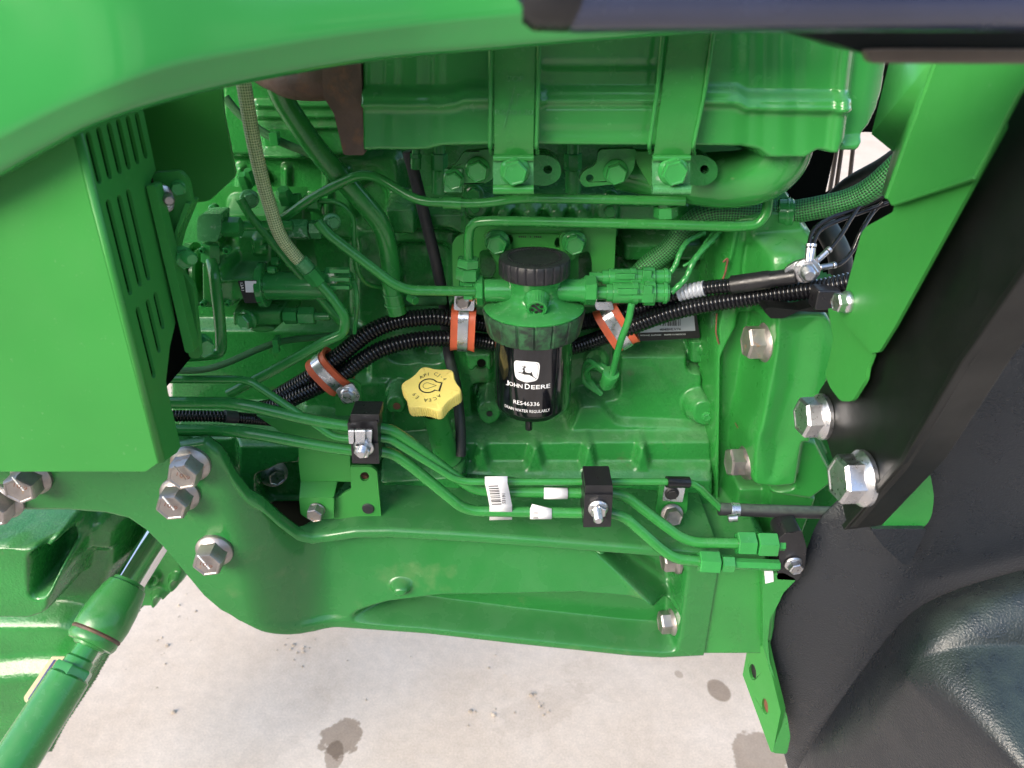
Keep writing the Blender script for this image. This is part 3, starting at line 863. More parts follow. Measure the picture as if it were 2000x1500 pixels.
# =================================================================== MUFFLER
mf = thing("muffler", "large green sheet metal muffler strapped along the top of the engine", "muffler", P(1200, 300, -.05))
R = Relief(680, 20, 1790, 325, -.08, -.075, .0016)
mo = [(694, 40), (1772, 40), (1762, 130), (1756, 180), (1742, 220), (1720, 255), (1704, 270), (1692, 292), (1680, 308), (1624, 308), (1590, 304), (1570, 318), (1490, 318), (1470, 302), (1440, 296), (1000, 293), (868, 295), (840, 303), (698, 304)]
seam = [(690, 178), (860, 179), (890, 176), (905, 169), (960, 168), (1060, 173), (1290, 173), (1400, 173), (1440, 174), (1460, 186), (1640, 187), (1750, 190)]
zs = R.line(seam, -.08)
d = (R.Z - zs)
R.Y = R.Y - .010 * np.exp(-(np.abs(d + .006) / .0065) ** 4)                   # rolled seam flange
R.Y = R.Y - np.where(d < -.008, .004, 0)
R.add([(1062, 172), (1290, 172), (1290, 208), (1062, 208)], .006, 7, -.08)
R.add([(1062, 122), (1290, 122), (1290, 134), (1062, 134)], .0018, 5, -.08)
R.add([(1062, 250), (1280, 250), (1280, 266), (1062, 266)], .0014, 6, -.08)
for x in (752, 845, 1470, 1500, 1560): R.add([(x - 14, 60), (x + 8, 60), (x + 2, 310), (x - 18, 310)], .0022, 16, -.08)
R.add([(1648, 60), (1668, 60), (1640, 310), (1616, 310)], -.006, 5, -.08)
R.up([(1668, 40), (1800, 40), (1790, 130), (1760, 220), (1690, 270), (1638, 285)], -.062, 4)
cx = P(1700, 160, -.06).x
R.up(rnd([(1634, 278), (1696, 272), (1692, 296), (1680, 308), (1628, 308)], 6), -.07, 6)
xa_m, xb_m = P(1685, 160, -.06).x, P(1765, 160, -.04).x
R.Y = R.Y + .045 * np.clip((R.X - xa_m) / (xb_m - xa_m), 0, 1.2) ** 2
R.blur(1)
w = R.weight(mo, -.070, 14)
R.Y = R.Y * w + .03 * (1 - w); R.keep &= R.weight(mo, -.070, 17) > 0
R.build("muffler_body", M['muff'], mf)
# outlet elbow sweeping from the manifold into the muffler
W = spline([P(1210, 330, .03), P(1290, 340, .015), P(1370, 350, .0), P(1440, 350, -.015), P(1492, 335, -.03), P(1522, 305, -.035), P(1530, 270, -.035)], 8)
rr_ = [.020 + .006 * min(1, i / 20) for i in range(len(W))]
V, Fc, UV = sweep(W, [r * 1.0 for r in rr_], 28)
mk("outlet_elbow", V, Fc, M['muff'], mf, smooth=60)
# raw iron inlet with weld flange
rp = plate("inlet_flange", rnd([(704, 110), (712, 303), (671, 303), (667, 285), (652, 222), (632, 190), (628, 120)], 6), -.078, .05, M['rust'], mf, bevel=.003)
V, Fc, UV = sweep(spline([P(680, 150, -.02), P(620, 158, -.022), P(560, 152, -.01), P(500, 120, .02)], 8), .0165, 24)
mk("inlet_pipe", V, Fc, M['rust'], mf, smooth=60)
m = MB(); W = resample([P(692, 120, -.074), P(697, 200, -.076), P(706, 300, -.07)], .0022)
rr0 = random.Random(2)
V, Fc, UV = sweep(W, [.0016 + rr0.uniform(-.0004, .0005) for _ in W], 8); m.add(V, Fc)
m.build("weld_bead", M['rust'], mf, smooth=60)
def strap(x0, x1, xb0, xb1, yb, txt=False):
    Y = -.094
    rows = []
    for yy, Yk in ((20, Y), (120, Y), (200, Y - .002), (270, Y), (292, Y + .004), (308, Y + .008)):
        f = (yy - 80) / (308 - 80)
        rows.append([P(x0 + (xb0 - x0) * f, yy, Yk), P(x1 + (xb1 - x1) * f, yy, Yk)])
    V = [p for r in rows for p in r]; Fc = [(2 * i, 2 * i + 1, 2 * i + 3, 2 * i + 2) for i in range(len(rows) - 1)]
    s = mk("strap", V, Fc, M['pipe'], mf, solid=-.0022, bevel=.0006)
    for a, b in ((x0 - 6, xb0 - 8), (x1 + 7, xb1 + 6)):
        tube("edge_wire", [(a, 20, Y), (a + (b - a) * .5, 180, Y - .004), (b, 285, Y), (b + 2, 300, Y + .02)], 4.4, M['muff'], mf, R=10, n=10)
    br = MB(); Yb = -.085
    br.add(*extrude([[P(p[0], p[1], Yb) for p in rnd([(xb0 - 2, 308), (xb1, 308), (xb1, 364), (xb0 - 2, 364)], 3)]], Vector((0, .003, 0))))
    b = br.build("strap_bracket", M['bare'], mf, bevel=.0006)
    V, Fc, UV = sweep([P(xb0 - 2, 309, Yb - .002), P(xb1, 309, Yb - .002)], .0026, 10); mk("bracket_lip", V, Fc, M['pipe'], b, smooth=50)
    V, Fc, UV = sweep([P(xb0 - 2, 370, Yb - .001), P(xb1, 370, Yb - .001)], .0042, 12); mk("bracket_lip", V, Fc, M['bare'] if x0 > 1200 else M['pipe'], b, smooth=50)
    cx = (xb0 + xb1) / 2 + 2
    bo = bolt(P(cx, 332, Yb), (0, -1, -.05), .0125, .0108, .009, M['fit'], mf, .25, .0022)
    lug = MB()
    V, Fc = extrude([[P(p[0], p[1], -.045) for p in rnd([(xb1 - 14, 304), (xb1 + 28, 302), (xb1 + 54, 318), (xb1 + 54, 348), (xb1 + 30, 364), (xb1 - 14, 360)], 16)],
                     [P(p[0], p[1], -.045) for p in disc(xb1 + 28, 331, 8.5)]], Vector((0, .03, 0)))
    lug.add(V, Fc).build("lug", M['rough'], mf, bevel=.003)
    return s
strap(965, 1047, 965, 1042, 308)
strap(1305, 1392, 1276, 1348, 308)
fit_text("TOP", P(1006, 154, -.0968), EX, EZ, .013, .0042, M['bare'], mf, name="stamping")
fit_text("R500120", P(1004, 219, -.0972), EX, EZ, .030, .0038, M['bare'], mf, name="stamping")
m = MB()
for a, b in (((1006, 168), (983, 250)), ((1001, 184), (1000, 205)), ((1011, 184), (1009, 208)), ((1011, 184), (1018, 186))):
    q0, q1 = P(a[0], a[1], -.0972), P(b[0], b[1], -.0972); d = (q1 - q0).normalized(); nn = Vector((d.z, 0, -d.x)) * .00028
    m.add(*extrude([[q0 + nn, q1 + nn, q1 - nn, q0 - nn]], Vector((0, .0004, 0))))
m.build("scratch", M['bare'], mf, smooth=0)
# flanges between muffler and head
plate("flange_plate", rnd([(905, 296), (965, 290), (968, 345), (950, 358), (890, 364), (868, 368), (868, 330), (890, 322)], 10), -.02, .008, M['cast'], mf, bevel=.0012)
plate("flange_plate", rnd([(1168, 292), (1245, 290), (1238, 330), (1220, 358), (1180, 362), (1140, 366), (1130, 350), (1140, 334), (1166, 322)], 12), -.02, .008, M['cast'], mf,
      holes=[disc(1152, 348, 7.5)], bevel=.0012)
plate("flange_plate", [(1236, 295), (1300, 295), (1290, 380), (1268, 362), (1244, 320)], -.01, .008, M['sheet'], mf, bevel=.001)
for x, y in ((933, 330), (1202, 335)):
    bolt(P(x, y, -.02), (0, -1, -.1), .0115, .0098, .008, M['fit'], mf, .35)

# =================================================================== HOOD
low = [(-1000, 690), (-620, 560), (-260, 440), (-120, 405), (0, 349), (50, 318), (100, 291), (160, 258), (240, 226), (320, 203), (400, 182), (480, 164), (587, 144), (693, 126), (773, 116), (853, 109), (1000, 97), (1067, 90), (1187, 81), (1280, 73), (1400, 66), (1560, 60)]
cre = [(-1000, 600), (-620, 480), (-260, 372), (-120, 325), (0, 267), (107, 211), (213, 165), (320, 131), (400, 110), (520, 92), (613, 72), (720, 57), (880, 38), (987, 28), (1150, 14), (1560, -15)]
xs = [-480, -260, -120, 0, 50, 100, 160, 240, 320, 400, 480, 587, 693, 773, 853, 1000, 1100, 1187, 1280, 1400, 1560]
rows = [[] for _ in range(13)]
for x in xs:
    yl = np.interp(x, *zip(*low)); yc = np.interp(x, *zip(*cre))
    Yl = float(np.interp(x, [-260, 250, 900, 1560], [-.262, -.255, -.172, -.152]))
    b0 = P(x, yl, Yl)
    rows[0].append(b0 + Vector((0, .045, .012))); rows[1].append(b0 + Vector((0, .012, .000))); rows[2].append(b0)
    rows[3].append(P(x, yl - 7, Yl - .006)); rows[4].append(P(x, (yl * .5 + yc * .5), Yl - .009)); rows[5].append(P(x, yc + 5, Yl - .013))
    c = P(x, yc - 4, Yl - .0145); rows[6].append(c)
    for k, (dy, dz) in enumerate(((.009, .05), (.024, .10), (.048, .16), (.09, .23), (.20, .285), (.62, .31))):
        rows[7 + k].append(c + Vector((0, dy * (1 if k > 3 else float(np.interp(x, [0, 600], [.45, 1.0]))), dz)))
V = [p for r in rows for p in r]; n = len(xs)
Fc = [(i * n + j, i * n + j + 1, (i + 1) * n + j + 1, (i + 1) * n + j) for i in range(len(rows) - 1) for j in range(n - 1)]
o = mk("engine_hood", V, Fc, M['hood'], None, smooth=180, sub=2)
tag(o, "glossy green hood panel sweeping across the top left of the engine bay", "hood")

# =================================================================== SIDE SHIELD with slots
xc = P(226, 600, -.24).x
ss = thing("side_shield", "flat green sheet metal side shield with slotted return at the left", "side shield", P(200, 900, -.2))
Yf = -.24
edge = [P(137, 262, Yf), P(319, 904, Yf)]
topz, botz = P(0, 170, Yf).z, P(200, 922, Yf).z
xl = -.75
rows = []
fx = edge[1].x
V = [Vector((xl, Yf, botz)), Vector((xl, Yf, topz)), Vector((fx - .004, Yf, topz)), Vector((fx - .004, Yf, botz + .008)), Vector((fx - .015, Yf, botz))]
o = mk("front_panel", *extrude([V], Vector((0, .0025, 0))), M['sheet'], ss, bevel=.0008)
m = MB()
for i in range(6):
    pass
# rounded bend between the front and the slotted return
W = []
Vb, Fb = [], []
for z in (botz + .008, topz):
    for i in range(9):
        a = math.pi / 2 * i / 8
        Vb.append(Vector((fx - .004 + .004 * math.sin(a), Yf + .004 - .004 * math.cos(a), z)))
Fb = [(i, i + 1, i + 10, i + 9) for i in range(8)]
mk("bend", Vb, Fb, M['sheet'], ss, solid=-.002, smooth=180)
slots = [((164, 259), (196, 360)), ((186, 248), (215, 351)), ((206, 240), (235, 341)), ((225, 232), (252, 332)), ((244, 226), (269, 321)), ((262, 220), (285, 311)),
         ((204, 392), (256, 576)), ((228, 382), (273, 561)), ((244, 371), (291, 548)),
         ((264, 602), (301, 740)), ((284, 587), (311, 690)), ((300, 572), (317, 645))]
def yz(px, py):
    q = PX(px, py, fx); return q
hs = []
for a, b in slots:
    A, B = yz(*a), yz(*b)
    ym = (A.y + B.y) / 2; ym += .002; r = .0034
    # keep slots vertical and parallel on the plate, as stamped
    zt, zb_ = A.z, B.z
    pts = []
    for i in range(6): t_ = math.pi * i / 5; pts.append(Vector((fx, ym + r * math.cos(t_), zt - r + r * math.sin(t_))))
    for i in range(6): t_ = math.pi + math.pi * i / 5; pts.append(Vector((fx, ym + r * math.cos(t_), zb_ + r + r * math.sin(t_))))
    hs.append(pts)
ys = [sum(p.y for p in h) / len(h) for h in hs]
outer = [Vector((fx, Yf + .004, botz + .008)), Vector((fx, Yf + .004, topz))]
q1, q2, q3, q4, q5 = yz(349, 657), yz(332, 676), yz(324, 745), yz(336, 800), yz(353, 872)
outer += [Vector((fx, -.147, topz)), Vector((fx, -.147, yz(309, 330).z)), Vector((fx, yz(296, 362).y, yz(309, 345).z)), Vector((fx, q1.y, q1.z + .012)), q2, q3, q4, q5, yz(346, 884)]
V, Fc = extrude([outer] + hs, Vector((-.0025, 0, 0)))
mk("slotted_side", V, Fc, M['sheet'], ss, bevel=.0005)
mk("inner_wall", *extrude([[Vector((fx - .045, y_, z_)) for y_, z_ in ((Yf + .01, botz + .01), (Yf + .01, topz), (-.06, topz), (-.06, botz + .01))]], Vector((-.003, 0, 0))), M['dark'], ss, smooth=0)  # painted near-black to stand for the unlit inside behind the slots

# gusset and pump bracket behind the shield
o = plate("gusset_plate", rnd([(280, 120), (430, 120), (437, 221), (461, 344), (408, 393), (378, 396), (373, 384), (363, 352), (349, 336), (280, 336)], 10), -.075, .004, M['sheet'])
tag(o, "green sheet gusset with rounded lower tip hanging beside the slotted shield", "gusset plate")
pb = thing("pump_bracket", "dark green bracket plate with thin bright edge bolted between shield and pump", "bracket", P(350, 520, -.1))
rows = [P(288, 366, -.13), P(302, 366, -.13), P(380, 690, -.13), P(363, 690, -.13)]
mk("bracket_edge", *extrude([[P(p[0], p[1], -.172) for p in rnd([(285, 362), (303, 362), (380, 688), (362, 690)], 6)]], Vector((0, .012, 0))), M['sheet'], pb, bevel=.0008)
plate("bracket_face", rnd([(296, 338), (350, 334), (366, 352), (376, 400), (340, 490), (345, 520), (378, 560), (392, 700), (370, 700)], 8), -.150, .006, M['sheet'], pb)
mk("bracket_rib", *extrude([[P(p[0], p[1], -.156) for p in rnd([(371, 400), (345, 462), (338, 490), (338, 510), (352, 536), (340, 530), (331, 510), (331, 488), (338, 462), (362, 396)], 4)]], Vector((0, .02, 0))), M['sheet'], pb, bevel=.0006)
bolt(P(316, 387, -.150), (.45, -1, 0), .0112, .0085, .009, M['zinc'], pb, .4, label="bright zinc bolt at the top of the bracket")
stud(P(329, 388, -.160), (.5, -1, -.05), .0042, .006, M['dull'], pb)
bolt(P(349, 366, -.150), (.3, -1, 0), .006, .005, .006, M['fit'], pb, .1)
bolt(P(354, 502, -.155), (.8, -1, 0), .0090, .0078, .008, M['fit'], pb, .1)
stud(P(368, 502, -.164), (.9, -1, -.05), .0055, .007, M['fit'], pb)
bolt(P(392, 673, -.130), (.8, -1, 0), .010, .0085, .010, M['fit'], pb, .2)

# =================================================================== INJECTION PUMP
ip = thing("injection_pump", "green fuel injection pump with elbow fitting and solenoid at the left", "fuel pump", P(480, 600, .02))
def pc(x0, y0, x1, y1, Y, r, n=22, ch=.0008): return cyl(P(x0, y0, Y), P(x1, y1, Y), r * S(x0, y0, Y), n, ch)
m = MB()
m.add(*pc(372, 535, 388, 535, .02, 62)); m.add(*pc(388, 540, 402, 540, .02, 56, ch=.002))
m.build("mount_flange", M['cast'], ip, bevel=0, smooth=30)
R = Relief(382, 398, 566, 668, -.01, .06, .0011)
R.up(rnd([(388, 470), (460, 470), (456, 606), (390, 606)], 8), -.028, 5)
R.up(rnd([(440, 512), (512, 512), (512, 598), (440, 598)], 8), -.022, 14); R.add(rnd([(450, 515), (508, 515), (508, 532), (450, 532)], 3), -.006, 3)
R.up(rnd([(430, 408), (560, 408), (560, 480), (430, 480)], 12), .02, 12)
R.up(rnd([(460, 455), (540, 455), (540, 520), (460, 520)], 10), .005, 10)
R.add(rnd([(498, 460), (520, 460), (520, 495), (498, 495)], 4), -.008, 4, .005)
R.up(rnd([(450, 604), (553, 604), (553, 640), (450, 640)], 8), -.004, 5)
R.up(disc(512, 643, 30, 12), .008, 5)
R.up(rnd([(440, 650), (566, 648), (566, 668), (440, 668)], 3), .02, 3)
R.blur(1); R.build("pump_body", M['cast'], ip)
m = MB(); m.add(*pc(508, 556, 522, 556, -.005, 44, ch=.001)); m.add(*pc(520, 558, 640, 558, -.005, 28, ch=.0005))
m.build("solenoid", M['fit'], ip, smooth=30)
m = MB(); m.add(*pc(636, 545, 662, 545, -.005, 24, 8, .002)); m.add(*pc(660, 548, 688, 548, -.005, 18, 16, .001))
for y in (528, 544, 560): m.add(*box(P(664, y, -.022), .019, .006, .0035))
m.build("solenoid_connector", M['fit'], ip, smooth=30)
m = MB(); Y = -.022; s = S(410, 440, Y)
m.add(*extrude([[P(p[0], p[1], Y - .010) for p in rnd([(386, 424), (394, 418), (432, 418), (432, 448), (424, 472), (386, 472), (384, 440)], 4)]], Vector((0, .024, 0))))
m.build("elbow_fitting", M['bare'], ip, bevel=.002)
m = MB(); m.add(*hexa(P(434, 443, Y), P(472, 443, Y), 19 * s, .3)); m.add(*pc(430, 443, 436, 443, Y, 13)); m.add(*pc(470, 441, 572, 441, Y + .01, 10))
m.build("line_nut", M['fit'], ip, smooth=28)
mk("line_nut", *hexa(P(411, 474, Y), P(411, 511, Y), 20 * s, .25), M['fit'], ip, smooth=28)
m = MB(); m.add(*hexa(P(566, 448, 0), P(604, 448, 0), 20 * S(580, 448, 0), .5)); m.add(*hexa(P(606, 448, 0), P(628, 448, 0), 18 * S(580, 448, 0), .1))
m.build("outlet_nut", M['bare'], ip, smooth=28)
for x, y, r in ((648, 433, 15), (487, 388, 16)):
    bolt(P(x, y, -.004), (.45, -1, .1), r * .00056, r * .00040, .008, M['bare'], ip, .2, name="banjo_bolt")
bolt(P(486, 622, -.004), (-.45, -1, -.1), .0105, .0088, .008, M['fit'], ip, .2)
m = MB(); m.add(*hexa(P(555, 617, 0), P(582, 617, 0), 15 * .00056, .2)); m.add(*hexa(P(584, 617, 0), P(616, 617, 0), 17 * .00056, .5)); m.add(*pc(614, 618, 645, 618, 0, 8))
m.build("return_fitting", M['fit'], ip, smooth=28)
m = MB()
for x, y, r in ((482, 366, 11), (492, 358, 9), (560, 394, 14)): m.add(*lathe([(0, 0), (r * .00056, 0), (r * .00056, .012), (r * .0004, .016), (0, .016)], P(x, y, .02), Vector((0, -.5, 1)), 6))
m.add(*hexa(P(566, 391, .02), P(588, 391, .02), 12 * .00058)); m.add(*hexa(P(594, 397, .02), P(624, 397, .02), 14 * .00058, .4))
m.build("top_fittings", M['fit'], ip, smooth=28)
for x_, y_, Y_, r_ in ((525, 527, -.018, 7), (533, 510, .0, 9), (446, 486, -.022, 8), (508, 482, .0, 7), (448, 590, -.022, 6), (420, 405, .0, 9), (400, 590, -.028, 6), (398, 486, -.028, 6)):
    sc_ = S(x_, y_, Y_); d_ = Vector((1, -.15, 0)) if x_ > 500 else Vector((0, -1, 0))
    m = MB(); m.add(*lathe([(0, 0), (r_ * sc_, 0), (r_ * sc_, .006), (r_ * .8 * sc_, .0072), (r_ * .5 * sc_, .0072), (r_ * .45 * sc_, .0045), (0, .0045)], P(x_, y_, Y_), d_, 18)); m.build("socket_screw", M['fit'], ip, smooth=35)
# sticker on the pump barrel (QR code left out)
Ys = -.0215
stk = plate("pump_sticker", rnd([(464, 548), (502, 547), (510, 592), (478, 592)], 3), -.0245, .0006, M['ink'], ip, bevel=0)
plate("white_square", [(478, 549), (500, 549), (502, 571), (480, 571)], -.0255, .0005, M['label'], stk, bevel=0)
fit_text("13A1", P(473, 560, -.0252), EZ * -1, EX, .008, .0028, M['white'], stk)

# =================================================================== PIPES AND HOSES (each runs by itself)
def pipe(name, pts, r, label, cat="pipe", mat='pipe', **kw):
    o = tube(name, pts, r, M[mat], **kw); return tag(o, label, cat)
pipe("pump_pipe", [(411, 505, -.024), (418, 530, -.038), (424, 580, -.044), (431, 640, -.046), (433, 690, -.046), (400, 694, -.05), (322, 699, -.06)], 11, "vertical green pipe dropping from the elbow nut and turning left behind the shield", R=34)
pipe("fuel_line", [(469, 388, -.016), (487, 420, -.016), (520, 458, -.014), (560, 507, -.012), (620, 576, -.010), (668, 633, -.008)], 8.5, "thin straight green line running diagonally beside the braided hose", R=30)
pipe("breather_tube", [(540, 165, -.005), (552, 195, .0), (613, 288, .01), (700, 384, .02), (748, 440, .03), (762, 505, .035), (764, 560, .03), (776, 612, .03)], 20.5, "thick green tube slanting down from behind the hood and bending vertical", R=60, n=20)
pipe("injection_line", [(620, 432, -.02), (640, 456, -.02), (770, 556, -.022), (800, 567, -.018), (928, 569, -.008)], 10.3, "green fuel line from the pump outlet bending level into the fuel filter", R=40)
pipe("fuel_line", [(553, 427, .0), (600, 392, .0), (655, 362, .002), (700, 341, .0), (735, 344, -.004), (800, 384, -.012), (830, 394, -.016), (940, 398, -.016), (1010, 387, -.016), (1100, 388, -.016), (1338, 393, -.016)], 9.3,
     "upper green line arching behind the thick tube and running under the muffler", R=34)
pipe("fuel_line", [(1501, 388, -.01), (1496, 420, -.012), (1478, 440, -.012), (1440, 443, -.012), (1280, 438, -.012), (960, 431, -.008), (920, 434, -.004), (914, 470, .0), (916, 515, .002)], 10,
     "green line running level above the filter cap and bending down to a nut", R=40)
pipe("return_line", [(624, 393, .02), (660, 393, .02), (690, 420, .02), (692, 490, .02), (697, 530, .02), (715, 556, .03), (745, 562, .04)], 5, "slim green return line looping behind the pump connector", R=30)
bt = bpy.data.objects.get("breather_tube")
m = MB()
for y_ in (574, 594):
    m.add(*lathe([(.0102, -.0012), (.0112, -.0009), (.0112, .0009), (.0102, .0012)], P(767 if y_ < 590 else 771, y_, .03), Vector((-.02, 0, 1)), 26))
m.build("tube_bead", M['fit'], bt, smooth=50)
mk("clamp_bolt", *hexa(P(800, 580, .02), P(812, 588, .012), .0052, .3), M['fit'], bt, smooth=28)
o = tube("sleeved_cable", [(780, 590, .045), (820, 588, .05), (870, 586, .06)], 10, M['sleeve'], curve=True); tag(o, "short green sleeved cable end beside the foot of the thick tube", "cable")
o = tube("tie_tail", [(690, 548, .0), (697, 575, -.002), (696, 612, .0), (692, 650, .01)], 4.5, M['fit'], curve=True); tag(o, "narrow green tie tail dangling below the solenoid plug", "cable tie")
# braided hose with crimp and the bent pipe below it
bz = thing("braided_hose", "pale woven hose hanging from the hood edge into a crimped fitting", "hose", P(540, 400, -.03))
W = [(474, 150, -.05), (482, 200, -.05), (495, 275, -.048), (512, 350, -.045), (525, 395, -.042), (545, 455, -.038), (570, 492, -.034), (590, 514, -.032)]
mk("hose", *(lambda q: (q[0], q[1]))(sweep(spline([P(*p) for p in W], 10), 12.5 * .00050, 18)), M['braid'], bz, uv=sweep(spline([P(*p) for p in W], 10), 12.5 * .00050, 18)[2], smooth=60)
a, b = P(586, 507, -.032), P(604, 528, -.030)
mk("crimp", *cyl(a, b, .0075, 18, .001), M['bare'], bz, smooth=30)
mk("hose_nut", *hexa(b, P(624, 553, -.028), .0082, .2), M['fit'], bz, smooth=28)
pipe("pump_pipe", [(616, 544, -.028), (650, 582, -.03), (676, 620, -.032), (672, 652, -.034), (640, 664, -.036), (500, 742, -.046), (446, 770, -.05)], 10.2,
     "green pipe bending back sharply below the braided hose down to the left", R=40)
# small sleeved cable
o = tube("sleeved_cable", [(310, 722, .0), (387, 723, .0), (440, 710, .0), (507, 681, .01), (560, 665, .02), (640, 656, .03), (720, 640, .045), (770, 620, .05)], 6.5, M['sleeve'], curve=True)
tag(o, "thin green sleeved cable curving under the pump to the left", "cable")
tie = MB()
for x, y in ((541, 668),): tie.add(*box(P(x, y, .012), .006, .014, .011)); tie.add(*box(P(x - 1, y + 14, .008), .007, .007, .006))
tag(tie.build("cable_tie", M['fit'], bevel=.0006), "small green cable tie round the thin sleeved cable", "cable tie")
o = tube("sleeved_cable", [(440, 190, .05), (470, 225, .05), (520, 262, .05), (560, 282, .05), (605, 300, .055), (640, 320, .06)], 8, M['sleeve'], curve=True)
tag(o, "green sleeved cable crossing behind the braided hose near the hood", "cable")
tie = MB(); tie.add(*box(P(537, 270, .045), .008, .012, .012)); tag(tie.build("cable_tie", M['fit'], bevel=.0006), "small green cable tie left of the thick slanting tube", "cable tie")
# black vent hose
o = tube("vent_hose", [(797, 295, .055), (813, 355, .055), (830, 425, .055), (851, 510, .06), (866, 590, .075), (876, 690, .085), (890, 750, .06), (899, 830, .035), (900, 890, .022)], 11, M['rubber'], curve=True)
tag(o, "long black rubber vent hose hanging from the muffler past the yellow cap", "hose")

# ------------------------------------------------------------------ steering pipes across the lower front
def run_pipe(name, pts, r, label, nuts=(), mat='pipe'):
    t = thing(name, label, "pipe", P(*pts[len(pts) // 2]))
    tube("tube", pts, r, M[mat], t, R=34)
    for (x0, y0, x1, y1, Y, rr, ph) in nuts:
        mk("nut", *hexa(P(x0, y0, Y), P(x1, y1, Y), rr * S(x0, y0, Y), ph), M['fit'], t, smooth=28)
    return t
upper = [(318, 786, -.10), (462, 787, -.098), (533, 803, -.096), (613, 822, -.094), (690, 834, -.09), (745, 836, -.088), (768, 842, -.087), (800, 863, -.084), (893, 934, -.078), (925, 955, -.075), (950, 960, -.074), (1144, 963, -.072),
         (1200, 963, -.072), (1225, 971, -.073), (1280, 1013, -.078), (1330, 1050, -.084), (1360, 1060, -.086), (1445, 1061, -.088)]
run_pipe("steering_pipe", upper, 11.2, "upper thick green pipe from the shield corner to the large nut pair at right", [(1438, 1061, 1474, 1062, -.088, 24, .3), (1477, 1062, 1516, 1063, -.088, 25, .45), (1516, 1063, 1532, 1063, -.088, 13, 0)])
lower = [(322, 840, -.10), (453, 841, -.10), (520, 851, -.099), (627, 871, -.097), (690, 880, -.093), (748, 881, -.09), (772, 888, -.089), (800, 908, -.088), (900, 990, -.084), (925, 998, -.083), (1136, 1002, -.082), (1196, 1002, -.084),
         (1224, 1012, -.088), (1293, 1074, -.095), (1320, 1091, -.098), (1372, 1097, -.098)]
run_pipe("steering_pipe", lower, 11.2, "lower thick green pipe bending down to the nut pair on the frame", [(1364, 1097, 1404, 1099, -.098, 23, .3), (1408, 1100, 1433, 1101, -.098, 17, .6), (1432, 1101, 1522, 1104, -.098, 11, 0)])
thin = [(318, 741, -.085), (466, 741, -.088), (488, 744, -.089), (512, 760, -.09), (648, 851, -.096), (668, 856, -.096), (740, 856, -.094), (762, 858, -.093), (888, 936, -.085), (912, 941, -.083), (1301, 941, -.07), (1348, 942, -.066), (1366, 952, -.064), (1408, 994, -.058)]
run_pipe("drain_pipe", thin, 7.5, "slim green pipe kinked across the two thick pipes to the rubber hose")

# black two-piece pipe clamps
def pipe_clamp(name, poly, top, Y, dep, label):
    t = thing(name, label, "pipe clamp", P(*poly[0], Y))
    plate("clamp_body", rnd(poly, 2), Y, dep, M['plastic'], t, bevel=.0014)
    plate("clamp_top", rnd(top, 2), Y + .002, dep - .006, M['plastic'], t, bevel=.001)
    return t
pc1 = pipe_clamp("pipe_clamp", [(685, 866), (739, 866), (741, 906), (688, 905)], [(678, 826), (737, 822), (739, 866), (682, 866)], -.112, .034, "black plastic pipe clamp with bright metal clip left of the yellow cap")
plate("clamp_hook", [(684, 809), (741, 810), (741, 826), (684, 826)], -.108, .026, M['plastic'], pc1, bevel=.001)
V, Fc, UV = sweep(fillet([P(690, 866, -.114), P(690, 850, -.122), P(718, 846, -.126), P(722, 866, -.118)], .008), .0024, 10)
m = MB()
for x0, x1, Y in ((679, 692, -.117), (692, 714, -.122), (714, 727, -.117)):
    m.add(*extrude([[P(p[0], p[1], Y) for p in ((x0, 841), (x1, 841), (x1 - 2, 868), (x0 + 2, 868))]], Vector((0, .004, 0))))
m.build("metal_clip", M['steel'], pc1, bevel=.001)
bolt(P(711, 872, -.113), (-.1, -1, -.1), .0098, .0082, .007, M['zinc'], pc1, .2); stud(P(708, 878, -.122), (-.1, -1, -.1), .0052, .008, M['zinc'], pc1)
pc2 = pipe_clamp("pipe_clamp", [(1142, 966), (1197, 966), (1193, 1029), (1139, 1030)], [(1143, 948), (1197, 948), (1197, 968), (1143, 968)], -.108, .04, "black plastic pipe clamp with protruding stud on the lower pipes")
plate("clamp_top_face", [(1144, 946), (1196, 946), (1196, 960), (1144, 960)], -.100, .026, M['plastic'], pc2, bevel=.001)
plate("recess_rim", [(1150, 994), (1190, 994), (1190, 997), (1150, 997)], -.1092, .002, M['ink'], pc2, bevel=.0003)
bolt(P(1168, 992, -.108), (0, -1, -.05), .0102, .0082, .006, M['zinc'], pc2, .5); stud(P(1166, 997, -.116), (0, -1, -.05), .0048, .016, M['zinc'], pc2)
t = thing("pipe_clip", "rubber lined metal clip holding the slim pipe at lower right", "pipe clip", P(1318, 960, -.06))
W = [P(1302, 941, -.07), P(1345, 942, -.066)]
V, Fc, UV = sweep(W, .0062, 18); mk("rubber_sleeve", V, Fc, M['conduit'], t, smooth=50)
plate("clip_tab", rnd([(1299, 948), (1339, 950), (1333, 981), (1294, 978)], 2), -.055, .003, M['steel'], t, bevel=.0004)
bolt(P(1312, 963, -.055), (0, -1, 0), .0078, .0062, .003, M['ink'], t, .2, name="black_screw")
plate("clip_bracket", rnd([(1288, 950), (1345, 950), (1342, 1000), (1300, 1030), (1280, 1000)], 6), -.03, .006, M['cast'], eb)
# rubber hose with worm clamp
rh = thing("rubber_hose", "black rubber hose with worm clamp running into the fender at right", "hose", P(1500, 1000, -.06))
tube("hose", [(1404, 994, -.058), (1450, 996, -.058), (1540, 999, -.058), (1640, 1002, -.055)], 12.5, M['rubber'], rh, R=10)
V, Fc = cyl(P(1426, 995, -.058), P(1443, 996, -.058), .0078, 24, .0003); wc = mk("worm_clamp", V, Fc, M['steel'], rh, smooth=30)
mk("clamp_screw", *cyl(P(1422, 1013, -.072), P(1440, 1011, -.072), .0042, 14, .0006), M['zinc'], wc, smooth=30)

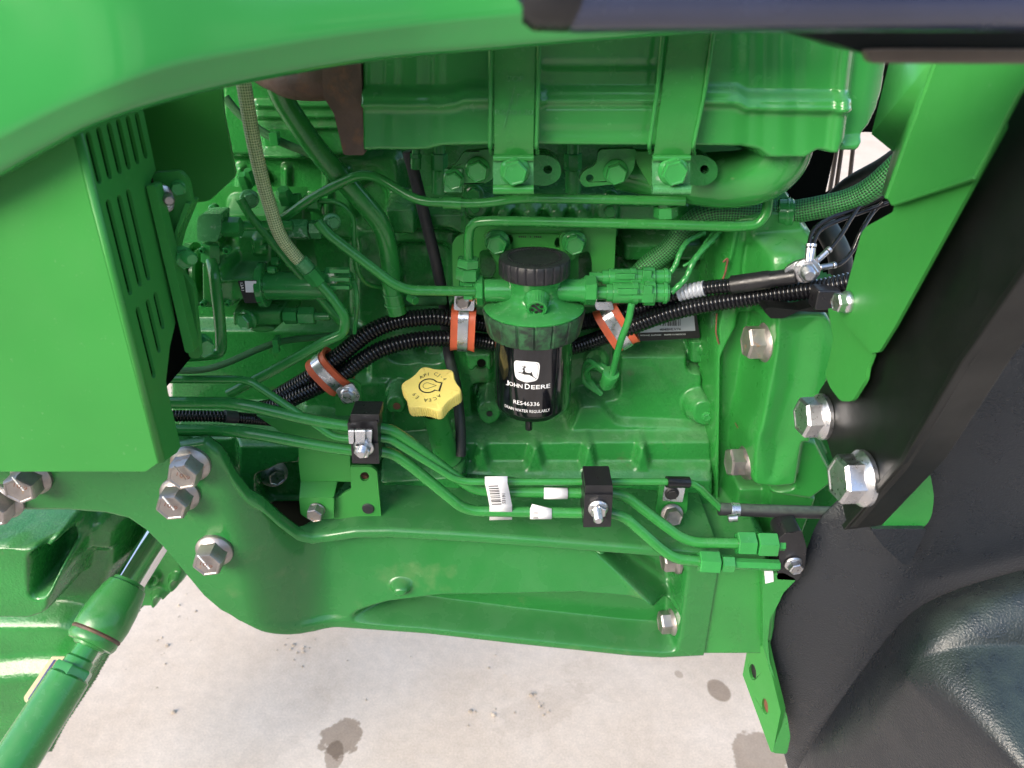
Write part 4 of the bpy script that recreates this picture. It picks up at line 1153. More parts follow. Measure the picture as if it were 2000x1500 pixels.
# ------------------------------------------------------------------ paper labels on the pipes
def wrap_label(cx, cy, Y, w, rpx, a0, a1, label, bars=True, tip=None):
    s = S(cx, cy, Y); c = P(cx, cy, Y); r = (rpx + .8) * s; n = 12
    V, Fc = [], []
    for i in range(n + 1):
        a = a0 + (a1 - a0) * i / n
        for sx in (-.5, .5):
            V.append(c + Vector((sx * w * s, -r * math.cos(a), r * math.sin(a))))
    Fc = [(2 * i, 2 * i + 1, 2 * i + 3, 2 * i + 2) for i in range(n)]
    if tip:                                        # lifted corner of the sticker
        k = len(V); V.append(V[2 * n] + Vector((tip[0] * s, -.002, tip[1] * s))); Fc.append((2 * n, 2 * n + 1, k))
    t = mk("barcode_label", V, Fc, M['label'], None, solid=.0003, smooth=60)
    tag(t, label, "label")
    if bars:
        m = MB(); rr = random.Random(int(cx)); a = a1 - .5
        while a > a0 + .9:
            d = rr.choice((.05, .09)); V2 = []
            for aa in (a, a - d):
                for sx in (-.36, -.12): V2.append(c + Vector((sx * w * s, -(r + .0005) * math.cos(aa), (r + .0005) * math.sin(aa))))
            m.add(V2, [(0, 1, 3, 2)]); a -= d + rr.choice((.07, .11))
        m.build("barcode", M['ink'], t, smooth=0)
    return t
wrap_label(1085, 962, -.073, 46, 11.6, -1.3, 1.5, "small white sticker wrapped round the upper thick pipe near the clamp", bars=False)
wrap_label(1056, 1001, -.0825, 42, 11.6, -1.3, 1.3, "white barcode sticker with lifted corner wrapped on the lower thick pipe", tip=(4, 14))
s = thing("barcode_label", "long white barcode tag hanging across the three pipes", "label", P(968, 970, -.09))
Yt = -.0925
pts = [(947, 931, -.093), (947, 944, -.096), (951, 962, -.090), (956, 988, -.0885), (956, 1016, -.086)]
V = []
for x, y, Y in pts: V += [P(x, y, Y), P(x + 44, y - 1, Y)]
mk("tag_paper", V, [(2 * i, 2 * i + 1, 2 * i + 3, 2 * i + 2) for i in range(len(pts) - 1)], M['label'], s, solid=.0003, smooth=60)
m = MB(); y = 949.0; rr = random.Random(9)
while y < 985:
    h = rr.choice((1.2, 1.8)); Y = np.interp(y, [944, 962, 988], [-.096, -.090, -.0885]) - .0008
    xo = np.interp(y, [944, 988], [953, 961])
    m.add(*extrude([[P(xo, y, Y), P(xo + 19, y - .6, Y), P(xo + 19, y + h - .6, Y), P(xo, y + h, Y)]], Vector((0, .0002, 0)))); y += h + rr.choice((1.4, 2.2, 3))
m.build("barcode", M['ink'], s, smooth=0)
fit_text("S3191", P(984, 974, -.0902), EZ, -EX, .0125, .0035, M['ink'], s, .01)

# =================================================================== WIRING CONDUITS
h1 = [(540, 776, .03), (575, 755, .028), (608, 735, .024), (640, 710, .022), (667, 691, .022), (720, 650, .026), (773, 628, .032), (840, 619, .038), (880, 622, .045), (945, 632, .065), (1040, 642, .082), (1147, 628, .072), (1200, 617, .055), (1250, 602, .045), (1310, 588, .038)]
h2 = [(505, 800, .03), (545, 790, .026), (582, 773, .022), (627, 752, .020), (669, 731, .020), (705, 705, .022), (747, 681, .026), (813, 664, .034), (877, 661, .042), (945, 667, .062), (1040, 684, .080), (1120, 677, .07), (1187, 655, .05), (1232, 638, .035), (1307, 611, .02), (1387, 593, .008), (1493, 577, -.01), (1605, 562, -.035), (1670, 548, -.05)]
cb = thing("wiring_conduit", "upper black corrugated conduit arching behind the fuel filter", "conduit", P(840, 619, .03)); conduit("conduit_tube", h1, 17, M['conduit'], cb, 7.2)
cb = thing("wiring_conduit", "lower black corrugated conduit rising across to the right green panel", "conduit", P(1300, 611, .02)); conduit("conduit_tube", h2, 17, M['conduit'], cb, 7.6)
cb = thing("wiring_conduit", "short black corrugated conduit between the thick pipes at the shield corner", "conduit", P(420, 812, -.07)); conduit("conduit_tube", [(325, 812, -.06), (420, 813, -.05), (480, 817, -.03), (535, 822, .0)], 11.5, M['conduit'], cb, 6)
cable_wrap = MB(); cable_wrap.add(*cyl(P(436, 813, -.047), P(462, 815, -.038), .0066, 16, .0008)); cable_wrap.build("tape_band", M['rubber'], cb, smooth=30)

# orange lined P clamps
def p_clamp(cx, cy, Y, d2, half, w, label, tabs):
    """d2: pixel direction along the conduits; half: half height across the pair (px)"""
    s = S(cx, cy, Y); c = P(cx, cy, Y)
    t_ = (P(cx + d2[0] * 40, cy + d2[1] * 40, Y) - c).normalized()
    nrm = Vector((-t_.z, 0, t_.x)); dep = Vector((0, -1, 0))
    a, b = half * s, .0125
    t = thing("hose_clamp", label, "hose clamp", c)
    def band(name, wid, r_in, r_out, mat, lips=False):
        V, Fc = [], []; N = 40
        prof = [(-wid / 2, r_out), (-wid / 2, r_in), (wid / 2, r_in), (wid / 2, r_out)]
        if lips: prof = [(-wid / 2, r_out + .0014), (-wid / 2, r_in), (wid / 2, r_in), (wid / 2, r_out + .0014), (wid * .30, r_out), (-wid * .30, r_out)]
        for i in range(N):
            th = 2 * math.pi * i / N
            cu, su = math.cos(th), math.sin(th)
            e = 2 / 3.2
            x = a * math.copysign(abs(cu) ** e, cu); y = b * math.copysign(abs(su) ** e, su)
            nv = Vector((cu / a, su / b)).normalized()
            for q, r in prof: V.append(c + nrm * (x + nv.x * r) + dep * (y + nv.y * r) + t_ * q)
        k = len(prof)
        for i in range(N):
            j = (i + 1) % N
            for q in range(k):
                q2 = (q + 1) % k
                Fc.append((i * k + q, i * k + q2, j * k + q2, j * k + q))
        return mk(name, V, Fc, mat, t, smooth=50)
    band("rubber_band", w * s, 0, .0022, M['orange'], True)
    band("metal_band", w * s * .42, .0022, .0034, M['steel'])
    for poly, Yt, bx, by, mat in tabs:
        plate("mount_tab", rnd(poly, 5), Yt, .003, M['steel'], t, bevel=.0006)
        if bx: bolt(P(bx, by, Yt), (0, -1, .0), .0082, .0072, .006, M[mat], t, .3)
    return t
p_clamp(645, 726, .021, (.80, -.60), 37, 46, "orange lined hose clamp nearest the yellow cap, at the lower left of the harness", [([(655, 762), (688, 748), (703, 772), (700, 784), (672, 790), (664, 780)], .0, 680, 770, 'zinc')])
p_clamp(905, 641, .048, (1.0, .06), 40, 47, "orange lined hose clamp just left of the fuel filter", [([(888, 576), (927, 580), (926, 608), (886, 606)], .035, 905, 588, 'dull')])
p_clamp(1204, 638, .046, (.86, -.5), 43, 49, "orange lined hose clamp just right of the fuel filter", [([(1160, 590), (1195, 590), (1200, 606), (1165, 606)], .035, 0, 0, 'dull')])
# bracket tab that carries the left clamp, and the stepped bracket below
o = plate("clamp_bracket", rnd([(655, 742), (690, 742), (705, 752), (705, 812), (655, 812)], 3), .012, .004, M['sheet'])
tag(o, "small green upright tab behind the bolt of the left orange clamp", "bracket")
sb = thing("stepped_bracket", "stepped green sheet bracket with two holes below the left pipe clamp", "bracket", P(660, 1000, -.04))
def shear(name, poly, yf, mat, holes=()):
    f = lambda p: P(p[0], p[1], float(np.interp(p[1], yf[0], yf[1])))
    V, Fc = extrude([[f(p) for p in poly]] + [[f(p) for p in h] for h in holes], Vector((0, .004, 0)))
    return mk(name, V, Fc, mat, sb, bevel=.0008)
yf = ([860, 911, 941, 972, 1020], [-.035, -.045, -.045, -.062, -.062])
mk("upper_leaf", *extrude([[P(x, y, Y) for x, y, Y in ((500, 812, -.03), (600, 826, -.04), (682, 838, -.05), (686, 942, -.05), (659, 941, -.05), (587, 941, -.05), (583, 905, -.05), (583, 868, -.045))]], Vector((0, .004, 0))), M['sheet'], sb, bevel=.0008)
mk("step_leaf", *extrude([[P(x, y, Y) for x, y, Y in ((587, 941, -.05), (659, 941, -.05), (652, 972, -.066), (584, 972, -.066))]], Vector((0, .004, 0))), M['sheet'], sb, bevel=.0008)
plate("lower_leaf", rnd([(584, 972), (652, 972), (652, 1013), (603, 1015), (587, 1004)], 3), -.066, .004, M['sheet'], sb)
plate("side_leaf", rnd([(684, 912), (725, 912), (736, 920), (745, 1013), (651, 1014), (652, 976), (686, 956)], 4), -.058, .004, M['sheet'], sb, holes=[disc(712, 931, 9)])
mk("rubber_plug", *lathe([(0, 0), (.0068, 0), (.006, .002), (0, .002)], P(719, 993, -.058), Vector((0, -1, 0)), 20), M['rubber'], sb, smooth=40)
mk("rusty_insert", *lathe([(0, 0), (.0055, 0), (.0055, .006), (0, .006)], P(712, 931, -.046), Vector((0, -1, 0)), 16), M['redrust'], sb, smooth=40)
bolt(P(620, 994, -.066), (-.1, -1, -.1), .0088, .0092, .010, M['dull'], sb, .3)
# oil filler
fn = thing("filler_neck", "green oil filler neck standing under the yellow cap", "filler neck", P(868, 890, .02))
m = MB(); a, b = P(872, 890, .03), P(848, 800, .0)
m.add(*lathe([(.019, 0), (.0165, .004), (.0145, .010), (.0138, (b - a).length)], a, b - a, 26)); m.build("neck", M['cast'], fn, smooth=50)
ax = Vector((-.03, -math.sin(rad(20)), math.cos(rad(20)))).normalized()
fc = P(842, 757, -.014)
oc = thing("oil_cap", "yellow six lobed oil filler cap with black lettering", "oil cap", fc)
u = (EX - ax * EX.dot(ax)).normalized(); v = ax.cross(u)
N = 288
def star(th, k=1.0):
    lobe = math.cos(6 * (th - rad(-10)))
    return .0298 * (1 + .085 * lobe + .012 * math.cos(12 * (th - rad(-10)))) * k
V, Fc = [], []
prof = [(.60, -.016, 0), (.985, -.016, 1), (1.0, -.014, 1), (1.0, -.0035, 1), (.985, -.001, .3), (.955, .0, 0), (.5, .0006, 0)]
for k, h, rib in prof:
    for i in range(N):
        th = 2 * math.pi * i / N
        r = star(th, k) - rib * .0005 * (1 - math.cos(72 * th)) * (1 if math.cos(6 * (th - rad(-10))) < .75 else .2)
        V.append(fc + u * (r * math.cos(th)) + v * (r * math.sin(th)) + ax * h)
for i in range(len(prof) - 1):
    for j in range(N): Fc.append((i * N + j, i * N + (j + 1) % N, (i + 1) * N + (j + 1) % N, (i + 1) * N + j))
k = (len(prof) - 1) * N
Fc.append(tuple(range(k, k + N))); Fc.append(tuple(reversed(range(0, N))))
mk("cap_body", V, Fc, M['yellow'], oc, smooth=45)
so = S(842, 757, -.014); top = fc + ax * .0010
def loc(px, py): return ((px - 842) * so, -(py - 757) * so / .72)
cfm = flatmap(top, u, v)
def glyph(ch, px, py, size=.0062):
    x, y = loc(px, py); cx, cy = loc(838, 755)
    a = math.atan2(y - cy, x - cx)
    ux = u * math.cos(a - math.pi / 2) + v * math.sin(a - math.pi / 2); uy = u * math.cos(a) + v * math.sin(a)
    lettering(ch, size, flatmap(top + u * x + v * y, ux, uy), M['ink'], oc)
for ch, px, py in (('A', 821, 738), ('P', 828, 734.5), ('I', 834.5, 732.5), ('C', 849, 732.5), ('J', 856, 735), ('-', 861.5, 738), ('4', 867, 742.5),
                   ('A', 859, 774), ('C', 851.5, 778.5), ('E', 842.5, 781), ('A', 834, 781), ('E', 817.5, 775.5), ('9', 811.5, 770)): glyph(ch, px, py)
def outline(k0):
    out = []
    cx, cy = loc(836.5, 754.5)
    for i in range(33):
        t_ = rad(28) + (2 * math.pi - rad(62)) * i / 32
        out.append((cx + .0100 * k0 * math.cos(t_), cy + .0100 * k0 * math.sin(t_)))
    e = .0009 * (1 if k0 > .95 else -1)
    for px, py in ((850, 763), (858.5, 765), (862.5, 749.5), (852, 747.5)):
        x, y = loc(px, py); out.append((x + e * (1 if px > 855 else 0), y + e * (-.6 if py > 757 else .6)))
    return out
shape_on("can_symbol", [[outline(1.05), outline(.90)]], cfm, M['ink'], oc)
dr = []
x0, y0 = loc(834, 754.5)
for i in range(29):
    t_ = rad(50) + (2 * math.pi - rad(100)) * i / 28; dr.append((x0 + .0045 * math.cos(t_), y0 + .0045 * math.sin(t_)))
dr.append((x0 + .0105, y0))
dc = (sum(p[0] for p in dr) / len(dr), sum(p[1] for p in dr) / len(dr))
shape_on("drop_symbol", [[dr, [((p[0] - dc[0]) * .87 + dc[0], (p[1] - dc[1]) * .87 + dc[1]) for p in dr]]], cfm, M['ink'], oc)

# =================================================================== FUEL FILTER and its bracket
fb = thing("filter_bracket", "green stamped mounting plate with two bolts behind the fuel filter", "bracket", P(1045, 480, .04))
hole1 = rnd([(937, 490), (955, 487), (970, 520), (962, 545), (938, 545)], 6); hole2 = rnd([(1130, 496), (1150, 489), (1156, 510), (1156, 560), (1130, 550)], 8)
plate("bracket_plate", rnd([(883, 476), (890, 464), (908, 456), (912, 440), (1204, 440), (1200, 520), (1196, 600), (886, 600)], 6), .042, .005, M['sheet'], fb, holes=[hole1, hole2, disc(996, 468, 6, 9), disc(1090, 474, 7, 10)], bevel=.001)
plate("bracket_arm", rnd([(942, 458), (985, 452), (1000, 480), (990, 520), (968, 512), (955, 490)], 12), .034, .009, M['sheet'], fb)
plate("bracket_arm", rnd([(1095, 452), (1142, 458), (1140, 485), (1128, 502), (1104, 520), (1092, 480)], 12), .034, .009, M['sheet'], fb)
V, Fc, UV = sweep([P(955, 449, .040), P(1135, 449, .040)], .0040, 12); mk("folded_lip", V, Fc, M['sheet'], fb, smooth=60)
bolt(P(971, 471, .034), (0, -1, -.12), .0128, .0108, .009, M['fit'], fb, .25); bolt(P(1121, 472, .034), (0, -1, -.12), .0128, .0108, .009, M['fit'], fb, .35)
m = MB()
for i, x in enumerate((1014, 1018, 1022, 1026, 1036, 1044, 1048, 1052, 1056)):
    m.add(*box(P(x, 462.5, .0415), .0012, .0006, .0016))
m.build("stamped_dots", M['ink'], fb, smooth=0)

Xf = P(1042, 650, 0).x
zf = lambda py, Y: P(1042, py, Y).z
ffl = thing("fuel_filter", "black fuel filter canister with white logo and green head", "fuel filter", Vector((Xf, 0, zf(836, -.04))))
AX = lambda z: Vector((Xf, 0, z))
zrb, zrt = zf(686, -.049), zf(641, -.0525)
zcb = zf(836, -.0405); zkt, zkb = zf(524, -.034), zf(560, -.0355)
# can
Rc = .0412
V, Fc = lathe([(0, .0), (.018, .0), (Rc - .012, .0015), (Rc - .003, .006), (Rc, .014), (Rc, zrb - zcb + .004), (0, zrb - zcb + .004)], AX(zcb), EZ, 72)
mk("canister", V, Fc, M['can'], ffl, smooth=45)
mk("drain_nipple", *cyl(AX(zcb + .001) + Vector((-.004, -.012, 0)), AX(zcb - .019) + Vector((-.004, -.012, 0)), .0040, 16, .0005), M['can'], ffl, smooth=40)
# knurled ring
V, Fc = [], []; N = 180
prf = [(.044, zrb), (.0475, zrb), (.0490, zrb + .003), (.0525, zrt - .002), (.0522, zrt), (.044, zrt)]
for r, z in prf:
    for i in range(N):
        th = 2 * math.pi * i / N
        g = .0016 if (i % 10) == 0 and .046 < r else 0
        V.append(AX(z) + Vector(((r - g) * math.sin(th), -(r - g) * math.cos(th), 0)))
for i in range(len(prf) - 1):
    for j in range(N): Fc.append((i * N + j, i * N + (j + 1) % N, (i + 1) * N + (j + 1) % N, (i + 1) * N + j))
mk("collar", V, Fc, M['ring'], ffl, smooth=40)
# head
H = zkb - zrt
zp = P(960, 567, 0).z
V, Fc = lathe([(.0505, zrt - .002), (.0515, zrt + .0015), (.0500, zrt + .003), (.040, zrt + .0055), (.031, zrt + .009), (.0265, zrt + .014), (.0255, zrt + .022), (.028, zkb - .006), (.032, zkb), (.0335, zkb + .006), (0, zkb + .006)], Vector((Xf, 0, 0)), EZ, 64)
mk("filter_head", V, Fc, M['fit'], ffl, smooth=40)
m = MB()
m.add(*cyl(Vector((Xf - .050, 0, zp)), Vector((Xf + .050, 0, zp)), .0118, 28, .0008))
m.build("side_port", M['fit'], ffl, smooth=40)
k = .00054
m = MB(); m.add(*hexa(Vector((Xf - .059, 0, zp)), Vector((Xf - .051, 0, zp)), .0150, .2)); m.add(*cyl(Vector((Xf - .0615, 0, zp)), Vector((Xf - .058, 0, zp)), .0095)); m.build("port_nut", M['fit'], ffl, smooth=28)
mk("port_nut", *hexa(Vector((Xf - .071, 0, zp)), Vector((Xf - .0612, 0, zp)), .0120, .5), M['fit'], ffl, smooth=28)
m = MB(); m.add(*hexa(Vector((Xf + .050, 0, zp)), Vector((Xf + .063, 0, zp)), .0150, .3)); m.add(*cyl(Vector((Xf + .047, 0, zp)), Vector((Xf + .052, 0, zp)), .0128)); m.build("port_nut", M['fit'], ffl, smooth=28)
# upper left outlet nut
a, b = P(914, 545, .002), P(915, 504, .002)
m = MB(); m.add(*hexa(a, P(914, 522, .002), .0125, .2)); m.add(*hexa(P(914, 521, .002), b, .0118, .5)); m.add(*cyl(P(913, 560, .004), a, .009)); m.build("outlet_nut", M['fit'], ffl, smooth=28)
# cap
V, Fc = [], []; N = 192
prf = [(.030, zkb), (.0345, zkb), (.0357, zkb + .0015), (.0357, zkt - .0035), (.0345, zkt - .0008), (.0325, zkt), (.0275, zkt + .0006), (.0268, zkt - .0002), (.020, zkt - .0002), (.012, zkt), (.004, zkt + .0003)]
for r, z in prf:
    for i in range(N):
        th = 2 * math.pi * i / N
        g = .0013 if (i % 8) == 0 and r > .0346 and z < zkt - .001 else 0
        if abs(r - .0268) < 1e-5: g = .0006 * (i % 4 < 2)
        V.append(AX(z) + Vector(((r - g) * math.sin(th), -(r - g) * math.cos(th), 0)))
for i in range(len(prf) - 1):
    for j in range(N): Fc.append((i * N + j, i * N + (j + 1) % N, (i + 1) * N + (j + 1) % N, (i + 1) * N + j))
kk = (len(prf) - 1) * N; Fc.append(tuple(range(kk, kk + N)))
mk("primer_cap", V, Fc, M['cap'], ffl, smooth=40)
m = MB()
for i in range(60):
    th = 2 * math.pi * i / 60
    m.add(*box(AX(zkt + .0004) + Vector((.0258 * math.sin(th), -.0258 * math.cos(th), 0)), .0012, .0012, .0010))
m.build("dot_ring", M['cap'], ffl, smooth=0)["kind"] = "stuff"
# vent screw at the front
c = P(1048, 586, -.024); ad = Vector((0, -1, -.32)).normalized()
V, Fc = [], []; N = 96
prf = [(.013, 0), (.0115, .004), (.0105, .006), (.0105, .013), (.0095, .0142), (.0075, .0142), (.0072, .012), (0.0005, .012)]
uu, vv, aa = frame(ad)
for r, h in prf:
    for i in range(N):
        th = 2 * math.pi * i / N; g = .0006 * (i % 4 < 2) if .0100 < r < .0108 else 0
        V.append(c + aa * h + (uu * math.cos(th) + vv * math.sin(th)) * (r - g))
for i in range(len(prf) - 1):
    for j in range(N): Fc.append((i * N + j, i * N + (j + 1) % N, (i + 1) * N + (j + 1) % N, (i + 1) * N + j))
vs = mk("vent_screw", V, Fc, M['fit'], ffl, smooth=40)
m = MB()
for a in (.4, 1.45, 2.5, 3.55, 4.6, 5.65):
    q = c + aa * .0126 + (uu * math.cos(a) + vv * math.sin(a)) * .0048
    m.add(*lathe([(0, 0), (.0019, 0), (.0019, .0004), (0, .0004)], q, aa, 5, a))
m.add(*box(c + aa * .0128, .011, .0008, .0022, Matrix.Rotation(.8, 3, 'Y')))
m.build("screw_recess", M['ink'], vs, smooth=0)
# print on the can
T0 = -.19
def canmap(yc):
    z0 = zf(yc, -Rc)
    return lambda x, y: AX(z0 + y) + Vector(((Rc + .00025) * math.sin(x / Rc + T0), -(Rc + .00025) * math.cos(x / Rc + T0), 0))
def canmap2(yc):
    z0 = zf(yc, -Rc)
    return lambda x, y: AX(z0 + y) + Vector(((Rc + .0004) * math.sin(x / Rc + T0), -(Rc + .0004) * math.cos(x / Rc + T0), 0))
w, h = .0268, .0242
def shield(k):
    a = [(-.5, .30), (-.47, .42), (-.40, .47), (0, .5), (.40, .47), (.47, .42), (.5, .30), (.485, -.0), (.44, -.30), (.36, -.40), (0, -.5), (-.36, -.40), (-.44, -.30), (-.485, 0)]
    return rnd([(x * w * k, y * h * k) for x, y in a], .002, 3)
shape_on("logo_panel", [[shield(1.0)]], canmap(727), M['white'], ffl, cut=.002)
shape_on("logo_line", [[shield(.905), shield(.88)]], canmap2(727), M['ink'], ffl, cut=.002)
deer = [(-.36, -.06), (-.30, -.02), (-.20, -.03), (-.16, -.01), (-.13, .10), (-.15, .13), (-.20, .14), (-.19, .17), (-.14, .20), (-.12, .26), (-.20, .29), (-.19, .32), (-.10, .29), (-.09, .36), (-.07, .36), (-.065, .28), (-.03, .30), (-.04, .35), (-.02, .35), (.0, .27), (-.07, .23), (-.07, .17), (-.06, .08), (-.03, .01),
        (.06, -.01), (.17, -.01), (.21, .05), (.235, .05), (.235, -.02), (.26, -.08), (.28, -.15), (.30, -.19), (.40, -.29), (.39, -.31), (.27, -.22), (.20, -.17), (.12, -.12), (.02, -.12), (-.09, -.13), (-.14, -.10), (-.26, -.07), (-.35, -.08)]
shape_on("logo_deer", [[[(x * w * .9, y * h * .9 - .0005) for x, y in deer]]], canmap2(727), M['ink'], ffl, cut=.002)
so = S(1030, 760, -Rc) / 1.0
for s_, xa, xb, hh, dy in (("J", 982, 990.5, 11.5, -.6), ("OHN", 990.5, 1020, 8.8, 0), ("D", 1024, 1034, 11.5, .8), ("EERE", 1036, 1074, 8.8, 0)):
    xm = (xa + xb) / 2 - 1027
    f0 = canmap(756)
    fit_text(s_, None, None, None, (xb - xa) * so, hh * so, M['white'], ffl, .012, fmap=(lambda x, y, xm=xm, dy=dy: f0(x + xm * so * 1.02, y + dy * so)), cut=.003)
fit_text("RE546336", None, None, None, 53 * so, 8.8 * so, M['white'], ffl, .0, fmap=canmap(789), cut=.003)
fit_text("DRAIN WATER REGULARLY", None, None, None, 97 * so, 6.6 * so, M['white'], ffl, .0, fmap=canmap(803.5), cut=.003)

# water sensor connectors on the right of the head
wc = thing("sensor_connector", "pair of green wiring plugs stacked right of the filter head", "connector", P(1220, 560, .0))
def plug(y, Y, x0, x1, r):
    m = MB()
    segs = [(0, .16, .62), (.16, .24, .85), (.24, .5, 1.0), (.5, .58, 1.12), (.58, .66, .95), (.66, .80, 1.22), (.80, .92, .9), (.92, .97, 1.05), (.97, 1.0, .85)]
    L = x1 - x0
    for a, b, k in segs:
        m.add(*lathe([(0, 0), (r * k * .00054, 0), (r * k * .00054, (b - a) * L * .00054), (0, (b - a) * L * .00054)], P(x0 + a * L, y, Y), EX, 14))
    o = m.build("plug_body", M['fit'], wc, smooth=35, bevel=.0006, seg=1)
    m = MB()
    m.add(*box(P(x0 + .45 * L, y - 3, Y - r * .00056), .020, .004, .006)); m.add(*box(P(x0 + .72 * L, y - 6, Y - r * .00062), .009, .004, .009)); m.add(*box(P(x0 + .6 * L, y + 8, Y - r * .00056), .014, .003, .004))
    m.add(*box(P(x0 + .72 * L, y + 9, Y - r * .0006), .012, .004, .010))
    m.build("latch", M['fit'], wc, bevel=.0006)
plug(542, .012, 1150, 1308, 17); plug(572, .0, 1160, 1306, 20)
# green taped wires up to the sleeve
for pts, r, lab in (([(1300, 545, .012), (1318, 520, .015), (1330, 490, .02), (1345, 470, .028), (1375, 455, .04)], 5.5, "green taped wire from the upper plug to the sleeve"),
                    ([(1310, 572, .0), (1338, 545, .005), (1355, 510, .012), (1375, 485, .02), (1395, 465, .03), (1405, 452, .04)], 6, "green taped wire pair from the lower plug"),
                    ([(1334, 520, .02), (1352, 508, .022), (1380, 470, .034), (1392, 455, .04)], 3, "thin green loose wire between the two taped wires")):
    W = resample(spline([P(*p) for p in pts], 8), .0012); s = S(*pts[0])
    rr = [r * s * (1 + .10 * math.sin(i * .9)) for i in range(len(W))]
    V, Fc, UV = sweep(W, rr, 12); tag(mk("sensor_wire", V, Fc, M['fit'], smooth=60), lab, "wire")
# hanging lead with boot
hl = thing("sensor_lead", "green lead hanging from the plug down to a small boot below the right orange clamp", "lead", P(1190, 700, 0))
tube("lead_wire", [(1234, 592, -.01), (1228, 625, -.012), (1214, 660, -.004), (1204, 695, .01), (1196, 730, .02)], 7, M['fit'], hl, R=20)
m = MB(); a, b = P(1194, 728, .02), P(1172, 780, .045)
m.add(*lathe([(0, 0), (.0090, 0), (.0100, .003), (.0088, .012), (.0094, .020), (.0065, .027), (0, .029)], a, b - a, 16)); m.build("boot", M['fit'], hl, smooth=40)
m = MB()
rr = random.Random(4)
for i in range(5):
    W = spline([P(1196, 735, .03), P(1170 + rr.uniform(-8, 8), 720 + rr.uniform(-8, 8), .04), P(1148 + rr.uniform(-6, 6), 715 + rr.uniform(-14, 14), .05), P(1150 + rr.uniform(-10, 10), 745 + rr.uniform(-8, 8), .055), P(1175, 770, .05)], 6)
    V, Fc, UV = sweep(W, .0032, 8); m.add(V, Fc)
m.build("loose_strands", M['fit'], hl, smooth=60)
m = MB(); m.add(*lathe([(.006, 0), (.0135, 0), (.0150, .004), (.012, .008), (.006, .006)], P(1163, 700, .075), Vector((0, -1, .2)), 24)); m.build("sender", M['cast'], eb, smooth=40)
# pipe saddle on the upper line
cl = thing("line_clip", "folded green clip bolted over the upper line below the muffler", "pipe clip", P(885, 370, -.03))
plate("clip_plate", [(868, 330), (904, 330), (902, 376), (867, 376)], -.024, .003, M['bare'], cl)
V, Fc, UV = sweep([P(866, 395, -.0165), P(901, 397, -.0165)], .0060, 18); mk("clip_saddle", V, Fc, M['pipe'], cl, smooth=50)
bolt(P(886, 349, -.024), (0, -1, -.1), .0095, .0084, .007, M['fit'], cl, .3)
# lower-right injector line nut
m = MB(); m.add(*hexa(P(1300, 402, -.004), P(1300, 424, -.004), .0115, .2)); m.add(*hexa(P(1300, 390, -.004), P(1300, 403, -.004), .0085, .5)); tag(m.build("line_nut", M['fit'], smooth=28), "green hexagon nut hanging under the end of the upper line", "nut")

# =================================================================== RIGHT SIDE
# green sleeve, band and black tape
sl = thing("sleeved_harness", "thick green braided harness sleeve running behind the elbow to the right panel", "harness", P(1500, 415, .03))
Ws = [(1235, 560, .055), (1259, 525, .055), (1307, 486, .052), (1345, 440, .048), (1390, 415, .042), (1467, 413, .036), (1540, 414, .03), (1600, 405, .02), (1660, 390, .01), (1707, 365, .0), (1760, 318, -.01)]
V, Fc, UV = sweep(spline([P(*p) for p in Ws], 10), .0115, 20); mk("sleeve", V, Fc, M['sleeve'], sl, uv=UV, smooth=60)
m = MB(); m.add(*cyl(P(1518, 415, .032), P(1548, 415, .029), .0142, 28, .001)); m.add(*cyl(P(1536, 415, .031), P(1542, 415, .030), .0152, 28, .0006)); m.build("clip_band", M['fit'], sl, smooth=35)
mk("tape", *cyl(P(1556, 413, .029), P(1576, 409, .026), .0113, 20, .0008), M['rubber'], sl, smooth=40)
# battery cable and stud
bc = thing("battery_cable", "black battery cable with white sleeve label and ring terminal", "cable", P(1450, 555, -.01))
conduit("cable_conduit", [(1290, 590, .03), (1330, 572, .02), (1380, 562, .01), (1435, 556, -.005)], 14, M['conduit'], bc, 8)
conduit("sleeve_label", [(1326, 574, .0195), (1350, 568, .0145), (1376, 563, .009)], 15.5, M['silver'], bc, 8)
V, Fc = lathe([(0, 0), (.0092, 0), (.0092, .036), (.0080, .040), (.0078, .062), (0, .063)], P(1430, 556, -.004), P(1545, 540, -.03) - P(1430, 556, -.004), 22); mk("shrink_sleeve", V, Fc, M['plastic'], bc, smooth=40)
plate("ring_terminal", rnd([(1530, 528), (1552, 512), (1582, 504), (1597, 518), (1597, 540), (1580, 552), (1545, 552)], 10), -.032, .004, M['zinc'], bc, bevel=.0008)
bolt(P(1575, 527, -.033), (-.15, -1, 0), .0125, .0095, .007, M['zinc'], bc, .2); stud(P(1576, 530, -.042), (-.1, -1, -.05), .0062, .012, M['zinc'], bc)
